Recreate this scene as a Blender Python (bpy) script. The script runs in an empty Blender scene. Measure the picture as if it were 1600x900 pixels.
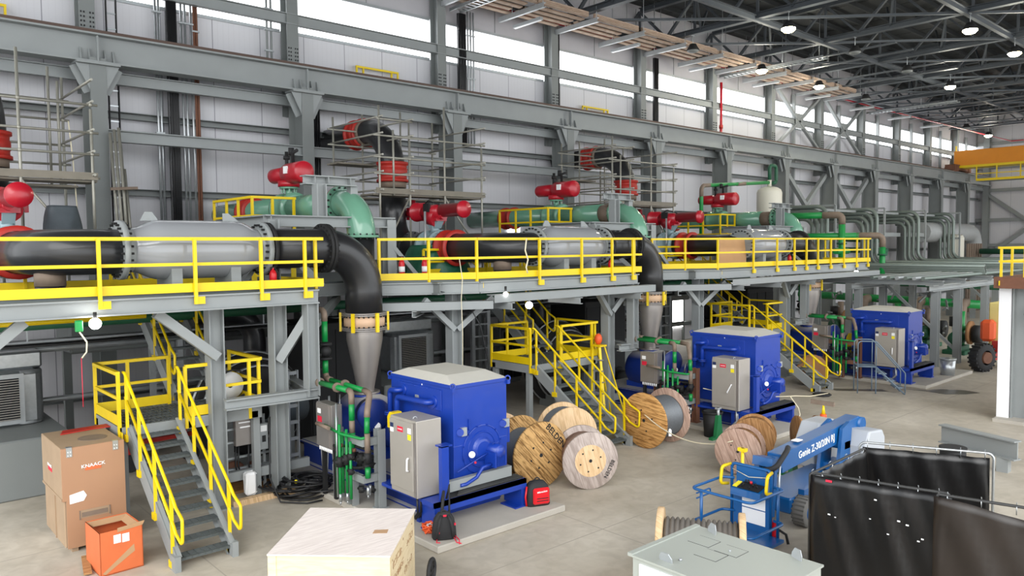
import bpy, math, random
from mathutils import Vector, Matrix, Euler
random.seed(7)
PI = math.pi
SC = bpy.context.scene
COL = SC.collection
OFF = Vector((0, 0, 0))          # offset of the pump unit being built
T = 10.70                        # spacing of the pump units along the hall
XF = None                        # optional transform for rotated things


def V(*a):
    return Vector(a[0]) if len(a) == 1 else Vector(a)


class MB:
    """collects shapes in world coordinates and links them as one mesh"""

    def __init__(self):
        self.v = []; self.f = []; self.s = []

    def add(self, vs, fs, smooth=False):
        n = len(self.v)
        self.v.extend([Vector(p) for p in vs])
        for q in fs:
            self.f.append(tuple(i + n for i in q)); self.s.append(smooth)
        return self

    def box(self, x0, y0, z0, x1, y1, z1):
        vs = [(x0, y0, z0), (x1, y0, z0), (x1, y1, z0), (x0, y1, z0), (x0, y0, z1), (x1, y0, z1), (x1, y1, z1), (x0, y1, z1)]
        return self.add(vs, [(3, 2, 1, 0), (4, 5, 6, 7), (0, 1, 5, 4), (1, 2, 6, 5), (2, 3, 7, 6), (3, 0, 4, 7)])

    def cbox(self, x0, y0, z0, x1, y1, z1, b=.02):
        """box with chamfered edges"""
        vs = []; idx = {}
        X = (x0, x1); Y = (y0, y1); Z = (z0, z1)
        for i in (0, 1):
            for j in (0, 1):
                for k in (0, 1):
                    p = (X[i], Y[j], Z[k]); d = (b if i == 0 else -b, b if j == 0 else -b, b if k == 0 else -b)
                    for a in range(3):
                        q = [p[c] + (d[c] if c != a else 0) for c in range(3)]
                        # vertex lies on face a
                        idx[(i, j, k, a)] = len(vs); vs.append(q)
        F = []
        I = lambda *t: idx[t]
        for a in range(3):
            for s in (0, 1):
                o = [c for c in range(3) if c != a]; ring = []
                for (u, w) in ((0, 0), (1, 0), (1, 1), (0, 1)):
                    t = [0, 0, 0]; t[a] = s; t[o[0]] = u; t[o[1]] = w
                    ring.append(I(*t, a))
                flip = (s == 0) ^ (a == 1)
                F.append(tuple(ring[::-1]) if flip else tuple(ring))
        for a in range(3):
            o = [c for c in range(3) if c != a]
            for (u, w) in ((0, 0), (1, 0), (1, 1), (0, 1)):
                t0 = [0, 0, 0]; t1 = [0, 0, 0]; t0[a] = 0; t1[a] = 1
                for t in (t0, t1): t[o[0]] = u; t[o[1]] = w
                q = [I(*t0, o[0]), I(*t1, o[0]), I(*t1, o[1]), I(*t0, o[1])]
                F.append(tuple(q))
        for i in (0, 1):
            for j in (0, 1):
                for k in (0, 1):
                    F.append((I(i, j, k, 0), I(i, j, k, 1), I(i, j, k, 2)))
        return self.add(vs, F)

    def bar(self, p, q, w, h=None, up=(0, 0, 1)):
        """rectangular bar from p to q, w wide (sideways), h high (along up)"""
        h = w if h is None else h
        p = V(p); q = V(q); d = (q - p).normalized(); u = V(up)
        if abs(d.dot(u)) > .98: u = V(0, 1, 0) if abs(d.y) < .9 else V(1, 0, 0)
        r = d.cross(u).normalized(); u = r.cross(d).normalized()
        a = r * w / 2; b = u * h / 2
        vs = [p - a - b, p + a - b, p + a + b, p - a + b, q - a - b, q + a - b, q + a + b, q - a + b]
        return self.add(vs, [(0, 1, 2, 3)[::-1], (4, 5, 6, 7), (0, 1, 5, 4), (1, 2, 6, 5), (2, 3, 7, 6), (3, 0, 4, 7)])

    def ib(self, p, q, h, w, tw=.02, tf=.03, up=(0, 0, 1)):
        """I-section from p to q; h along up"""
        p = V(p); q = V(q); d = (q - p).normalized(); u = V(up)
        if abs(d.dot(u)) > .98: u = V(0, 1, 0)
        r = d.cross(u).normalized(); u = r.cross(d).normalized()
        self.bar(p, q, tw, h - tf, u)
        for s in (1, -1):
            o = u * s * (h - tf) / 2
            self.bar(p + o, q + o, w, tf, u)
        return self

    def chan(self, p, q, h, w, t=.015, side=1, up=(0, 0, 1)):
        p = V(p); q = V(q); d = (q - p).normalized(); u = V(up)
        if abs(d.dot(u)) > .98: u = V(0, 1, 0)
        r = d.cross(u).normalized(); u = r.cross(d).normalized()
        self.bar(p, q, t, h, u)
        for s in (1, -1):
            o = u * s * (h - t) / 2 + r * side * w / 2
            self.bar(p + o, q + o, w, t, u)
        return self

    def cyl(self, p, q, r, r2=None, n=16, caps=True, smooth=True):
        p = V(p); q = V(q); r2 = r if r2 is None else r2
        d = (q - p).normalized(); u = V(0, 0, 1)
        if abs(d.z) > .95: u = V(1, 0, 0)
        a = d.cross(u).normalized(); b = d.cross(a).normalized()
        vs = []
        for k in range(n):
            c = a * math.cos(2 * PI * k / n) + b * math.sin(2 * PI * k / n)
            vs.append(p + c * r); vs.append(q + c * r2)
        m = len(self.v)
        self.add(vs, [(2 * k, 2 * k + 1, (2 * k + 3) % (2 * n), (2 * k + 2) % (2 * n)) for k in range(n)], smooth)
        if caps:
            self.f.append(tuple(m + 2 * k for k in range(n))); self.s.append(False)
            self.f.append(tuple(m + 2 * k + 1 for k in range(n))[::-1]); self.s.append(False)
        return self

    def tube(self, pts, r, n=8, closed=False):
        pts = [V(p) for p in pts]
        if len(pts) < 2: return self
        N = len(pts); rings = []; prev = None
        for i, p in enumerate(pts):
            if closed: d = (pts[(i + 1) % N] - pts[i - 1])
            elif i == 0: d = pts[1] - pts[0]
            elif i == N - 1: d = pts[-1] - pts[-2]
            else: d = (pts[i + 1] - p).normalized() + (p - pts[i - 1]).normalized()
            if d.length < 1e-9: d = V(0, 0, 1)
            d.normalize()
            if prev is None:
                u = V(0, 0, 1) if abs(d.z) < .9 else V(1, 0, 0)
                a = d.cross(u).normalized()
            else:
                a = prev - d * prev.dot(d)
                a = a.normalized() if a.length > 1e-6 else d.orthogonal().normalized()
            prev = a; b = d.cross(a)
            rr = r[i] if isinstance(r, (list, tuple)) else r
            rings.append([p + (a * math.cos(2 * PI * k / n) + b * math.sin(2 * PI * k / n)) * rr for k in range(n)])
        vs = [c for g in rings for c in g]; F = []
        for i in range(N if closed else N - 1):
            j = (i + 1) % N
            for k in range(n):
                F.append((i * n + k, j * n + k, j * n + (k + 1) % n, i * n + (k + 1) % n))
        m = len(self.v)
        self.add(vs, F, True)
        if not closed:
            self.f.append(tuple(m + k for k in range(n))); self.s.append(False)
            self.f.append(tuple(m + (N - 1) * n + k for k in range(n))[::-1]); self.s.append(False)
        return self

    def lathe(self, p, axis, prof, n=24, smooth=True):
        """prof: (distance along axis, radius) list"""
        p = V(p); d = V(axis).normalized(); u = V(0, 0, 1) if abs(d.z) < .95 else V(1, 0, 0)
        a = d.cross(u).normalized(); b = d.cross(a).normalized(); vs = []; F = []
        for (t, r) in prof:
            for k in range(n):
                vs.append(p + d * t + (a * math.cos(2 * PI * k / n) + b * math.sin(2 * PI * k / n)) * max(r, 1e-4))
        for i in range(len(prof) - 1):
            for k in range(n):
                F.append((i * n + k, (i + 1) * n + k, (i + 1) * n + (k + 1) % n, i * n + (k + 1) % n))
        return self.add(vs, F, smooth)

    def prism(self, poly, o, ux, uy, uz, t):
        """extrude the 2-D polygon by t along uz"""
        o = V(o); ux = V(ux); uy = V(uy); uz = V(uz)
        n = len(poly)
        vs = [o + ux * a + uy * b for a, b in poly] + [o + ux * a + uy * b + uz * t for a, b in poly]
        return self.add(vs, [tuple(range(n))[::-1], tuple(range(n, 2 * n))] + [(i, (i + 1) % n, n + (i + 1) % n, n + i) for i in range(n)])

    def bolts(self, c, axis, R, n, r=.018, h=.05, ns=6):
        c = V(c); d = V(axis).normalized(); u = V(0, 0, 1) if abs(d.z) < .95 else V(1, 0, 0)
        a = d.cross(u).normalized(); b = d.cross(a).normalized()
        for k in range(n):
            e = c + (a * math.cos(2 * PI * (k + .5) / n) + b * math.sin(2 * PI * (k + .5) / n)) * R
            self.cyl(e - d * h, e + d * h, r, n=ns, smooth=False)
        return self

    def flange(self, c, axis, r, t=.05, n=28):
        d = V(axis).normalized()
        return self.cyl(V(c) - d * t / 2, V(c) + d * t / 2, r, n=n)

    def sphere(self, c, r, n=12, m=8, sc=(1, 1, 1)):
        c = V(c); vs = []; F = []
        for i in range(m + 1):
            th = PI * i / m
            for k in range(n):
                ph = 2 * PI * k / n
                vs.append(c + V(math.sin(th) * math.cos(ph) * r * sc[0], math.sin(th) * math.sin(ph) * r * sc[1], math.cos(th) * r * sc[2]))
        for i in range(m):
            for k in range(n):
                F.append((i * n + k, (i + 1) * n + k, (i + 1) * n + (k + 1) % n, i * n + (k + 1) % n))
        return self.add(vs, F, True)

    def each(self, name, mat, parent=None, bevel=0):
        return each(self, name, mat, parent, bevel)

    def build(self, name, mat, parent=None, bevel=0, abs_=False):
        me = bpy.data.meshes.new(name)
        base = V(0, 0, 0)
        q = parent
        while q is not None:
            base = base + q.location; q = q.parent
        off = V(0, 0, 0) if abs_ else OFF
        if XF is not None:
            vs = [XF @ p + off - base for p in self.v]
        else:
            vs = [p + off - base for p in self.v]
        me.from_pydata([tuple(p) for p in vs], [], self.f)
        me.polygons.foreach_set('use_smooth', self.s)
        me.update()
        o = bpy.data.objects.new(name, me)
        COL.objects.link(o)
        if parent is not None: o.parent = parent
        if mat is not None: me.materials.append(mat)
        if bevel:
            b = o.modifiers.new('Bevel', 'BEVEL'); b.width = bevel; b.segments = 2; b.limit_method = 'ANGLE'; b.angle_limit = .7
        return o


def each(mb, name, mat, parent=None, bevel=0):
    """link every separate piece of mb as a mesh of its own"""
    par = list(range(len(mb.v)))
    def find(a):
        while par[a] != a: par[a] = par[par[a]]; a = par[a]
        return a
    for q in mb.f:
        for i in q[1:]: par[find(i)] = find(q[0])
    groups = {}
    for q, sm in zip(mb.f, mb.s): groups.setdefault(find(q[0]), []).append((q, sm))
    out = []
    for g in groups.values():
        m = MB(); idx = {}
        for q, sm in g:
            for i in q:
                if i not in idx: idx[i] = len(m.v); m.v.append(mb.v[i])
            m.f.append(tuple(idx[i] for i in q)); m.s.append(sm)
        out.append(m.build(name, mat, parent, bevel))
    return out


def tag(o, label=None, cat=None, group=None, kind=None):
    if label: o['label'] = label
    if cat: o['category'] = cat
    if group: o['group'] = group
    if kind: o['kind'] = kind
    return o


def thing(name, loc, label, cat, group=None):
    o = bpy.data.objects.new(name, None)
    COL.objects.link(o)
    p = V(loc)
    o.location = (XF @ p if XF is not None else p) + OFF
    o.empty_display_size = .2
    return tag(o, label, cat, group)


def struct(o):
    o['kind'] = 'structure'
    return o


def fillet(pts, r, n=6):
    """round the corners of a polyline"""
    pts = [V(p) for p in pts]; out = [pts[0]]
    for i in range(1, len(pts) - 1):
        p = pts[i]; a = pts[i - 1] - p; b = pts[i + 1] - p
        la = a.length; lb = b.length; a.normalize(); b.normalize()
        ang = a.angle(b, 0)
        if ang > 3.1 or ang < .01: out.append(p); continue
        d = min(r / math.tan(ang / 2), la * .49, lb * .49)
        rr = d * math.tan(ang / 2)
        c = p + (a + b).normalized() * (rr / math.sin(ang / 2))
        p0 = p + a * d; p1 = p + b * d; e0 = p0 - c; e1 = p1 - c
        tot = e0.angle(e1); ax = e0.cross(e1)
        if ax.length < 1e-9: out.append(p); continue
        ax.normalize()
        for k in range(n + 1):
            out.append(c + Matrix.Rotation(tot * k / n, 3, ax) @ e0)
    out.append(pts[-1])
    return out


def arc(c, a, b, R, n=14, a0=0, a1=90):
    """points c + R(cos t a + sin t b)"""
    c = V(c); a = V(a); b = V(b)
    return [c + (a * math.cos(math.radians(a0 + (a1 - a0) * k / n)) + b * math.sin(math.radians(a0 + (a1 - a0) * k / n))) * R for k in range(n + 1)]


def text(body, loc, size, rot, mat, parent, name='lettering', extrude=.002, shear=0, align='CENTER', sx=1):
    """raised lettering as a mesh of its own"""
    cu = bpy.data.curves.new(name, 'FONT'); cu.body = body; cu.size = size; cu.extrude = extrude; cu.shear = shear
    cu.align_x = align; cu.align_y = 'CENTER'; cu.resolution_u = 2; cu.offset = size * .012
    t = bpy.data.objects.new('font_tmp', cu); COL.objects.link(t)
    dg = bpy.context.evaluated_depsgraph_get(); me = bpy.data.meshes.new_from_object(t.evaluated_get(dg))
    bpy.data.objects.remove(t); bpy.data.curves.remove(cu)
    M = Matrix.Translation(V(loc)) @ rot.to_4x4() @ Matrix.Diagonal((sx, 1, 1, 1))
    if XF is not None: M = XF @ M
    base = V(0, 0, 0); q = parent
    while q is not None: base = base + q.location; q = q.parent
    me.transform(Matrix.Translation(OFF - base) @ M)
    me.materials.clear(); me.materials.append(mat)
    o = bpy.data.objects.new(name, me); COL.objects.link(o); o.parent = parent
    return o


def frame(xdir, ydir):
    """rotation whose local x is xdir and local y is ydir"""
    x = V(xdir).normalized(); y = V(ydir); y = (y - x * y.dot(x)).normalized(); z = x.cross(y)
    return Matrix((x, y, z)).transposed()


# ---------------------------------------------------------------- materials
def lin(c):
    return tuple(((x / 255) / 12.92 if x / 255 <= .04045 else ((x / 255 + .055) / 1.055) ** 2.4) for x in c) + (1,)


MATS = {}


def mat(name, rgb, rough=.5, metal=0, var=.0, scale=3., spec=.5, dust=0, coat=0, bump=0, bscale=40):
    """painted or bare surface; var mottles the colour, dust lays pale dust on what faces up"""
    m = bpy.data.materials.new(name); m.use_nodes = True
    nt = m.node_tree; b = nt.nodes['Principled BSDF']; L = nt.links
    b.inputs['Roughness'].default_value = rough; b.inputs['Metallic'].default_value = metal
    b.inputs['Specular IOR Level'].default_value = spec
    if coat: b.inputs['Coat Weight'].default_value = coat
    c = lin(rgb)
    b.inputs['Base Color'].default_value = c
    out = None
    if var or dust:
        tc = nt.nodes.new('ShaderNodeTexCoord')
        no = nt.nodes.new('ShaderNodeTexNoise'); no.inputs['Scale'].default_value = scale; no.inputs['Detail'].default_value = 5
        L.new(tc.outputs['Object'], no.inputs['Vector'])
        mx = nt.nodes.new('ShaderNodeMix'); mx.data_type = 'RGBA'
        mx.inputs[6].default_value = tuple(x * (1 - var) for x in c[:3]) + (1,)
        mx.inputs[7].default_value = tuple(min(1, x * (1 + var)) for x in c[:3]) + (1,)
        L.new(no.outputs['Fac'], mx.inputs[0]); out = mx.outputs[2]
        if dust:
            ge = nt.nodes.new('ShaderNodeNewGeometry'); sx = nt.nodes.new('ShaderNodeSeparateXYZ')
            L.new(ge.outputs['Normal'], sx.inputs[0])
            mr = nt.nodes.new('ShaderNodeMapRange'); mr.inputs[1].default_value = .55; mr.inputs[2].default_value = .95; mr.inputs[4].default_value = dust
            L.new(sx.outputs['Z'], mr.inputs[0])
            m2 = nt.nodes.new('ShaderNodeMix'); m2.data_type = 'RGBA'; m2.inputs[7].default_value = lin((196, 192, 182))
            L.new(mr.outputs[0], m2.inputs[0]); L.new(out, m2.inputs[6]); out = m2.outputs[2]
        L.new(out, b.inputs['Base Color'])
    if bump:
        tc = nt.nodes.new('ShaderNodeTexCoord')
        no = nt.nodes.new('ShaderNodeTexNoise'); no.inputs['Scale'].default_value = bscale; no.inputs['Detail'].default_value = 4
        L.new(tc.outputs['Object'], no.inputs['Vector'])
        bp = nt.nodes.new('ShaderNodeBump'); bp.inputs['Strength'].default_value = bump; bp.inputs['Distance'].default_value = .02
        L.new(no.outputs['Fac'], bp.inputs['Height']); L.new(bp.outputs['Normal'], b.inputs['Normal'])
    MATS[name] = m
    return m


def emit(name, rgb, st):
    m = bpy.data.materials.new(name); m.use_nodes = True; nt = m.node_tree
    b = nt.nodes['Principled BSDF']; b.inputs['Base Color'].default_value = (.8, .8, .8, 1)
    b.inputs['Emission Color'].default_value = lin(rgb); b.inputs['Emission Strength'].default_value = st
    MATS[name] = m
    return m


def planks(name, c1, c2, cgap, n=7, width=1.5, axis='X', rough=.8, angle=0, grain=1.0, gap=.03):
    """boards side by side with dark joints and stretched grain (object coordinates)"""
    m = bpy.data.materials.new(name); m.use_nodes = True; nt = m.node_tree; L = nt.links
    b = nt.nodes['Principled BSDF']; b.inputs['Roughness'].default_value = rough; b.inputs['Specular IOR Level'].default_value = .2
    tc = nt.nodes.new('ShaderNodeTexCoord'); mp = nt.nodes.new('ShaderNodeMapping')
    mp.inputs['Rotation'].default_value = angle if isinstance(angle, tuple) else (0, angle, 0)
    L.new(tc.outputs['Object'], mp.inputs[0])
    sp = nt.nodes.new('ShaderNodeSeparateXYZ'); L.new(mp.outputs[0], sp.inputs[0])
    mu = nt.nodes.new('ShaderNodeMath'); mu.operation = 'MULTIPLY'; mu.inputs[1].default_value = n / width
    L.new(sp.outputs[axis], mu.inputs[0])
    fr = nt.nodes.new('ShaderNodeMath'); fr.operation = 'FRACT'; L.new(mu.outputs[0], fr.inputs[0])
    fl = nt.nodes.new('ShaderNodeMath'); fl.operation = 'FLOOR'; L.new(mu.outputs[0], fl.inputs[0])
    wn = nt.nodes.new('ShaderNodeTexWhiteNoise'); wn.noise_dimensions = '1D'; L.new(fl.outputs[0], wn.inputs['W'])
    sc = nt.nodes.new('ShaderNodeMapping')
    s = [3, 3, 3]; s['XYZ'.index(axis)] = 26
    sc.inputs['Scale'].default_value = s
    L.new(mp.outputs[0], sc.inputs[0])
    no = nt.nodes.new('ShaderNodeTexNoise'); no.inputs['Scale'].default_value = 1; no.inputs['Detail'].default_value = 6; no.inputs['Distortion'].default_value = .6
    L.new(sc.outputs[0], no.inputs['Vector'])
    ad = nt.nodes.new('ShaderNodeMath'); ad.operation = 'MULTIPLY_ADD'; ad.inputs[1].default_value = .35; L.new(wn.outputs['Value'], ad.inputs[0])
    cr = nt.nodes.new('ShaderNodeValToRGB'); cr.color_ramp.elements[0].position = .38; cr.color_ramp.elements[1].position = .62
    cr.color_ramp.elements[0].color = (0, 0, 0, 1); cr.color_ramp.elements[1].color = (grain, grain, grain, 1)
    L.new(no.outputs['Fac'], cr.inputs[0]); L.new(cr.outputs['Color'], ad.inputs[2])
    mx = nt.nodes.new('ShaderNodeMix'); mx.data_type = 'RGBA'; mx.clamp_factor = True
    mx.inputs[6].default_value = lin(c2); mx.inputs[7].default_value = lin(c1)
    L.new(ad.outputs[0], mx.inputs[0])
    lt = nt.nodes.new('ShaderNodeMath'); lt.operation = 'LESS_THAN'; lt.inputs[1].default_value = gap; L.new(fr.outputs[0], lt.inputs[0])
    m2 = nt.nodes.new('ShaderNodeMix'); m2.data_type = 'RGBA'; m2.inputs[7].default_value = lin(cgap)
    L.new(lt.outputs[0], m2.inputs[0]); L.new(mx.outputs[2], m2.inputs[6])
    L.new(m2.outputs[2], b.inputs['Base Color'])
    MATS[name] = m
    return m


GREY = mat('steel grey paint', (138, 142, 142), .5, var=.1, scale=1.5)
GREYD = mat('grey structural paint', (120, 124, 123), .55, var=.12, scale=1)
GREYL = mat('light galvanised', (168, 172, 174), .35, .35, var=.12, scale=6)
GALV = mat('galvanised', (176, 180, 182), .3, .7, var=.2, scale=9)
TANK = mat('glossy grey enamel', (142, 144, 147), .16, var=.03, coat=.5)
YEL = mat('safety yellow', (228, 196, 6), .45, var=.06, scale=5)
BLUE = mat('machine blue', (18, 56, 152), .38, var=.12, scale=2.5, dust=.0, coat=.2)
BLUED = mat('machine blue dusty', (18, 46, 124), .45, var=.12, scale=2.5, dust=.85)
LID = mat('dusty lid', (186, 183, 174), .85, var=.06, scale=5)
BLK = mat('black pipe', (34, 34, 36), .36, var=.25, scale=3, coat=.15)
BLKM = mat('black matte', (24, 24, 25), .7, var=.2)
RUB = mat('rubber', (36, 36, 38), .75, var=.2, scale=8, bump=.1)
GRN = mat('pipe green', (14, 134, 62), .4, var=.1, scale=4)
GRND = mat('dark pipe green', (26, 84, 58), .5, var=.15)
MINT = mat('mint enamel', (104, 152, 128), .22, var=.05, coat=.3)
RED = mat('valve red', (172, 24, 40), .35, var=.08, coat=.2)
REDC = mat('coupling red', (172, 40, 30), .5, var=.15, scale=5)
FIRE = mat('fire red', (206, 22, 34), .35)
SS = mat('stainless', (176, 170, 162), .38, .35, var=.08, scale=2, bump=.03, bscale=8)
SSD = mat('brushed stainless', (158, 152, 148), .36, .6, var=.12, scale=3)
RUST = mat('bare weld', (128, 112, 98), .7, .2, var=.2, scale=6)
RUSTB = mat('rust primer', (112, 74, 56), .8, var=.25, scale=6)
TAN = mat('tan steel', (166, 126, 96), .5, var=.06, scale=2)
TAND = mat('dusty tan', (158, 134, 108), .75, var=.15, scale=3)
ORG = mat('orange carton', (204, 104, 58), .6, var=.12, scale=3)
CART = mat('carton inside', (176, 140, 104), .9, var=.1)
WHITE = mat('white paint', (236, 236, 238), .5, var=.03)
PAPER = mat('white label', (240, 240, 240), .7)
CABG = mat('pale grey enamel', (158, 162, 155), .4, var=.03, scale=2)
SKYB = mat('lift blue', (8, 84, 146), .35, var=.06, coat=.2)
LIFTG = mat('lift grey', (176, 180, 186), .4, var=.05)
VINYL = mat('black vinyl', (11, 10, 11), .34, var=.35, scale=2, bump=.5, bscale=2.2)
VINYLB = mat('brown black vinyl', (34, 27, 22), .4, var=.3, scale=1.5, bump=.4, bscale=2)
TARP = mat('green tarp', (18, 88, 64), .42, var=.25, scale=3, bump=.6, bscale=5)
TARPG = mat('grey wrap', (70, 78, 84), .6, var=.25, scale=4, bump=.5, bscale=6)
SCAF = mat('scaffold tube', (150, 148, 138), .45, .4, var=.2, scale=8)
PLK = mat('scaffold plank', (122, 116, 104), .8, var=.2, scale=4)
CONC = mat('pad concrete', (176, 170, 160), .85, var=.12, scale=2.5)
JOINT = mat('tan rubber joint', (206, 172, 142), .7, var=.06)
DARK = mat('dark recess', (26, 27, 29), .8)
CAB = mat('black cable', (26, 26, 28), .5)
HOSE = mat('grey corrugated hose', (104, 98, 92), .7, var=.2, scale=6)
TRAYB = mat('dusty black tray', (52, 52, 51), .8, var=.3, scale=6)
DARKF = mat('dark tube frame', (62, 62, 62), .5, .3)
CABW = mat('grey wire rope', (112, 116, 120), .5, .4, var=.2, scale=30)
ORANGE = mat('crane orange', (226, 140, 22), .45, var=.06)
TRAC = mat('tractor orange', (220, 86, 36), .5, var=.08)
PALY = mat('pale yellow', (222, 204, 128), .7, var=.08)
ROPE = mat('cream rope', (222, 212, 184), .9)
PINK = mat('red decal', (212, 30, 60), .5)
DECY = mat('yellow decal', (240, 222, 40), .5)
DECB = mat('navy decal', (30, 44, 84), .5)
OFFW = mat('off-white tank', (208, 204, 190), .5, var=.04)
GREENS = mat('stand green', (22, 110, 62), .5, var=.1)
BRN = mat('brown reel', (150, 108, 70), .8, var=.2, scale=4)
PLY = mat('plywood', (192, 150, 106), .8, var=.1, scale=3)
OLIVE = mat('galvanised deck', (92, 98, 98), .6, .3, var=.15)
WOODH = planks('hatched reel boards', (196, 156, 102), (112, 78, 40), (58, 36, 16), 8, 1.45, 'X', angle=(0, .75, 0), gap=.05)
WOODH2 = planks('streaked reel boards', (204, 156, 96), (130, 86, 42), (70, 44, 20), 8, 1.45, 'Z', angle=(-.12, 0, 0), gap=.04)
WOODP = planks('pale reel boards', (224, 194, 156), (198, 164, 122), (160, 120, 80), 6, 1.6, 'X', angle=(0, .2, 0), grain=.7, gap=.02)
WOODG = planks('weathered reel boards', (186, 172, 164), (150, 136, 128), (110, 96, 88), 8, 1.3, 'X', angle=(0, .3, 0), grain=.8, gap=.02)
WOODR = planks('rosy reel boards', (190, 162, 146), (158, 128, 112), (84, 66, 58), 8, 1.3, 'Y', angle=(.35, 0, 0), grain=.8, gap=.035)
WOODB = planks('brown reel boards', (178, 136, 92), (140, 100, 62), (80, 54, 32), 7, 1.3, 'Y', angle=(.2, 0, 0), grain=.8, gap=.03)
CRATE = planks('crate ply', (236, 226, 220), (212, 200, 194), (190, 178, 168), 1, 3, 'Y', angle=(0, 0, .0), grain=.6, gap=.0)
CRATES = planks('crate side', (230, 214, 182), (212, 190, 150), (160, 132, 92), 2, 2.6, 'Z', grain=.5, gap=.008)
BOARD = planks('stacked boards', (188, 168, 150), (150, 126, 108), (90, 72, 60), 3, .24, 'Z', grain=.5, gap=.1)
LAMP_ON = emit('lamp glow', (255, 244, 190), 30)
BULB = emit('work light glow', (255, 252, 246), 22)
SHINE = emit('sunlit opening', (255, 253, 248), 5)
# ---------------------------------------------------------------- the hall
X0, SPC, YC = 5.906, 6.3726, 24.0
CX = [X0 + SPC * i for i in range(-1, 12)]
XE = 83.0


def floor_mat():
    m = bpy.data.materials.new('trowelled concrete'); m.use_nodes = True; nt = m.node_tree; L = nt.links
    b = nt.nodes['Principled BSDF']; tc = nt.nodes.new('ShaderNodeTexCoord')
    n1 = nt.nodes.new('ShaderNodeTexNoise'); n1.inputs['Scale'].default_value = .35; n1.inputs['Detail'].default_value = 8; n1.inputs['Roughness'].default_value = .6
    n2 = nt.nodes.new('ShaderNodeTexNoise'); n2.inputs['Scale'].default_value = 3; n2.inputs['Detail'].default_value = 6; n2.inputs['Distortion'].default_value = 1
    L.new(tc.outputs['Object'], n1.inputs['Vector']); L.new(tc.outputs['Object'], n2.inputs['Vector'])
    cr = nt.nodes.new('ShaderNodeValToRGB'); cr.color_ramp.elements[0].position = .3; cr.color_ramp.elements[1].position = .72
    cr.color_ramp.elements[0].color = lin((166, 157, 142)); cr.color_ramp.elements[1].color = lin((206, 198, 184))
    L.new(n1.outputs['Fac'], cr.inputs[0])
    mx = nt.nodes.new('ShaderNodeMix'); mx.data_type = 'RGBA'; mx.blend_type = 'MULTIPLY'; mx.inputs[0].default_value = .35
    L.new(cr.outputs[0], mx.inputs[6]); c2 = nt.nodes.new('ShaderNodeValToRGB'); c2.color_ramp.elements[0].position = .35; c2.color_ramp.elements[0].color = (.62, .6, .57, 1)
    c2.color_ramp.elements[1].position = .6
    L.new(n2.outputs['Fac'], c2.inputs[0]); L.new(c2.outputs[0], mx.inputs[7])
    # saw-cut joints every 6 m
    sp = nt.nodes.new('ShaderNodeSeparateXYZ'); L.new(tc.outputs['Object'], sp.inputs[0])
    last = mx.outputs[2]
    for ax, off in (('X', 1.4), ('Y', 2.6)):
        a = nt.nodes.new('ShaderNodeMath'); a.operation = 'ADD'; a.inputs[1].default_value = off; L.new(sp.outputs[ax], a.inputs[0])
        d = nt.nodes.new('ShaderNodeMath'); d.operation = 'WRAP'; d.inputs[1].default_value = 6.0; d.inputs[2].default_value = 0; L.new(a.outputs[0], d.inputs[0])
        lt = nt.nodes.new('ShaderNodeMath'); lt.operation = 'LESS_THAN'; lt.inputs[1].default_value = .025; L.new(d.outputs[0], lt.inputs[0])
        k = nt.nodes.new('ShaderNodeMix'); k.data_type = 'RGBA'; k.inputs[7].default_value = lin((164, 156, 144)); L.new(lt.outputs[0], k.inputs[0]); L.new(last, k.inputs[6]); last = k.outputs[2]
    L.new(last, b.inputs['Base Color'])
    mr = nt.nodes.new('ShaderNodeMapRange'); mr.inputs[3].default_value = .42; mr.inputs[4].default_value = .75; L.new(n2.outputs['Fac'], mr.inputs[0])
    L.new(mr.outputs[0], b.inputs['Roughness']); b.inputs['Specular IOR Level'].default_value = .35
    return m


def wall_mat(name, c, axis='X', pitch=1.62):
    m = bpy.data.materials.new(name); m.use_nodes = True; nt = m.node_tree; L = nt.links
    b = nt.nodes['Principled BSDF']; tc = nt.nodes.new('ShaderNodeTexCoord'); sp = nt.nodes.new('ShaderNodeSeparateXYZ'); L.new(tc.outputs['Object'], sp.inputs[0])
    def fr(mul):
        a = nt.nodes.new('ShaderNodeMath'); a.operation = 'MULTIPLY'; a.inputs[1].default_value = mul; L.new(sp.outputs[axis], a.inputs[0])
        f = nt.nodes.new('ShaderNodeMath'); f.operation = 'FRACT'; L.new(a.outputs[0], f.inputs[0]); return f.outputs[0]
    def less(s, v):
        a = nt.nodes.new('ShaderNodeMath'); a.operation = 'LESS_THAN'; a.inputs[1].default_value = v; L.new(s, a.inputs[0]); return a.outputs[0]
    j = less(fr(1 / pitch), .016); rib = less(fr(1 / .18), .12)
    no = nt.nodes.new('ShaderNodeTexNoise'); no.inputs['Scale'].default_value = .5; no.inputs['Detail'].default_value = 4; L.new(tc.outputs['Object'], no.inputs['Vector'])
    m0 = nt.nodes.new('ShaderNodeMix'); m0.data_type = 'RGBA'; m0.inputs[6].default_value = tuple(x * .94 for x in lin(c)[:3]) + (1,); m0.inputs[7].default_value = lin(c); L.new(no.outputs['Fac'], m0.inputs[0])
    m1 = nt.nodes.new('ShaderNodeMix'); m1.data_type = 'RGBA'; m1.inputs[7].default_value = tuple(x * .93 for x in lin(c)[:3]) + (1,); L.new(rib, m1.inputs[0]); L.new(m0.outputs[2], m1.inputs[6])
    m2 = nt.nodes.new('ShaderNodeMix'); m2.data_type = 'RGBA'; m2.inputs[7].default_value = lin((132, 132, 138)); L.new(j, m2.inputs[0]); L.new(m1.outputs[2], m2.inputs[6])
    L.new(m2.outputs[2], b.inputs['Base Color']); b.inputs['Roughness'].default_value = .5
    return m


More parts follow.
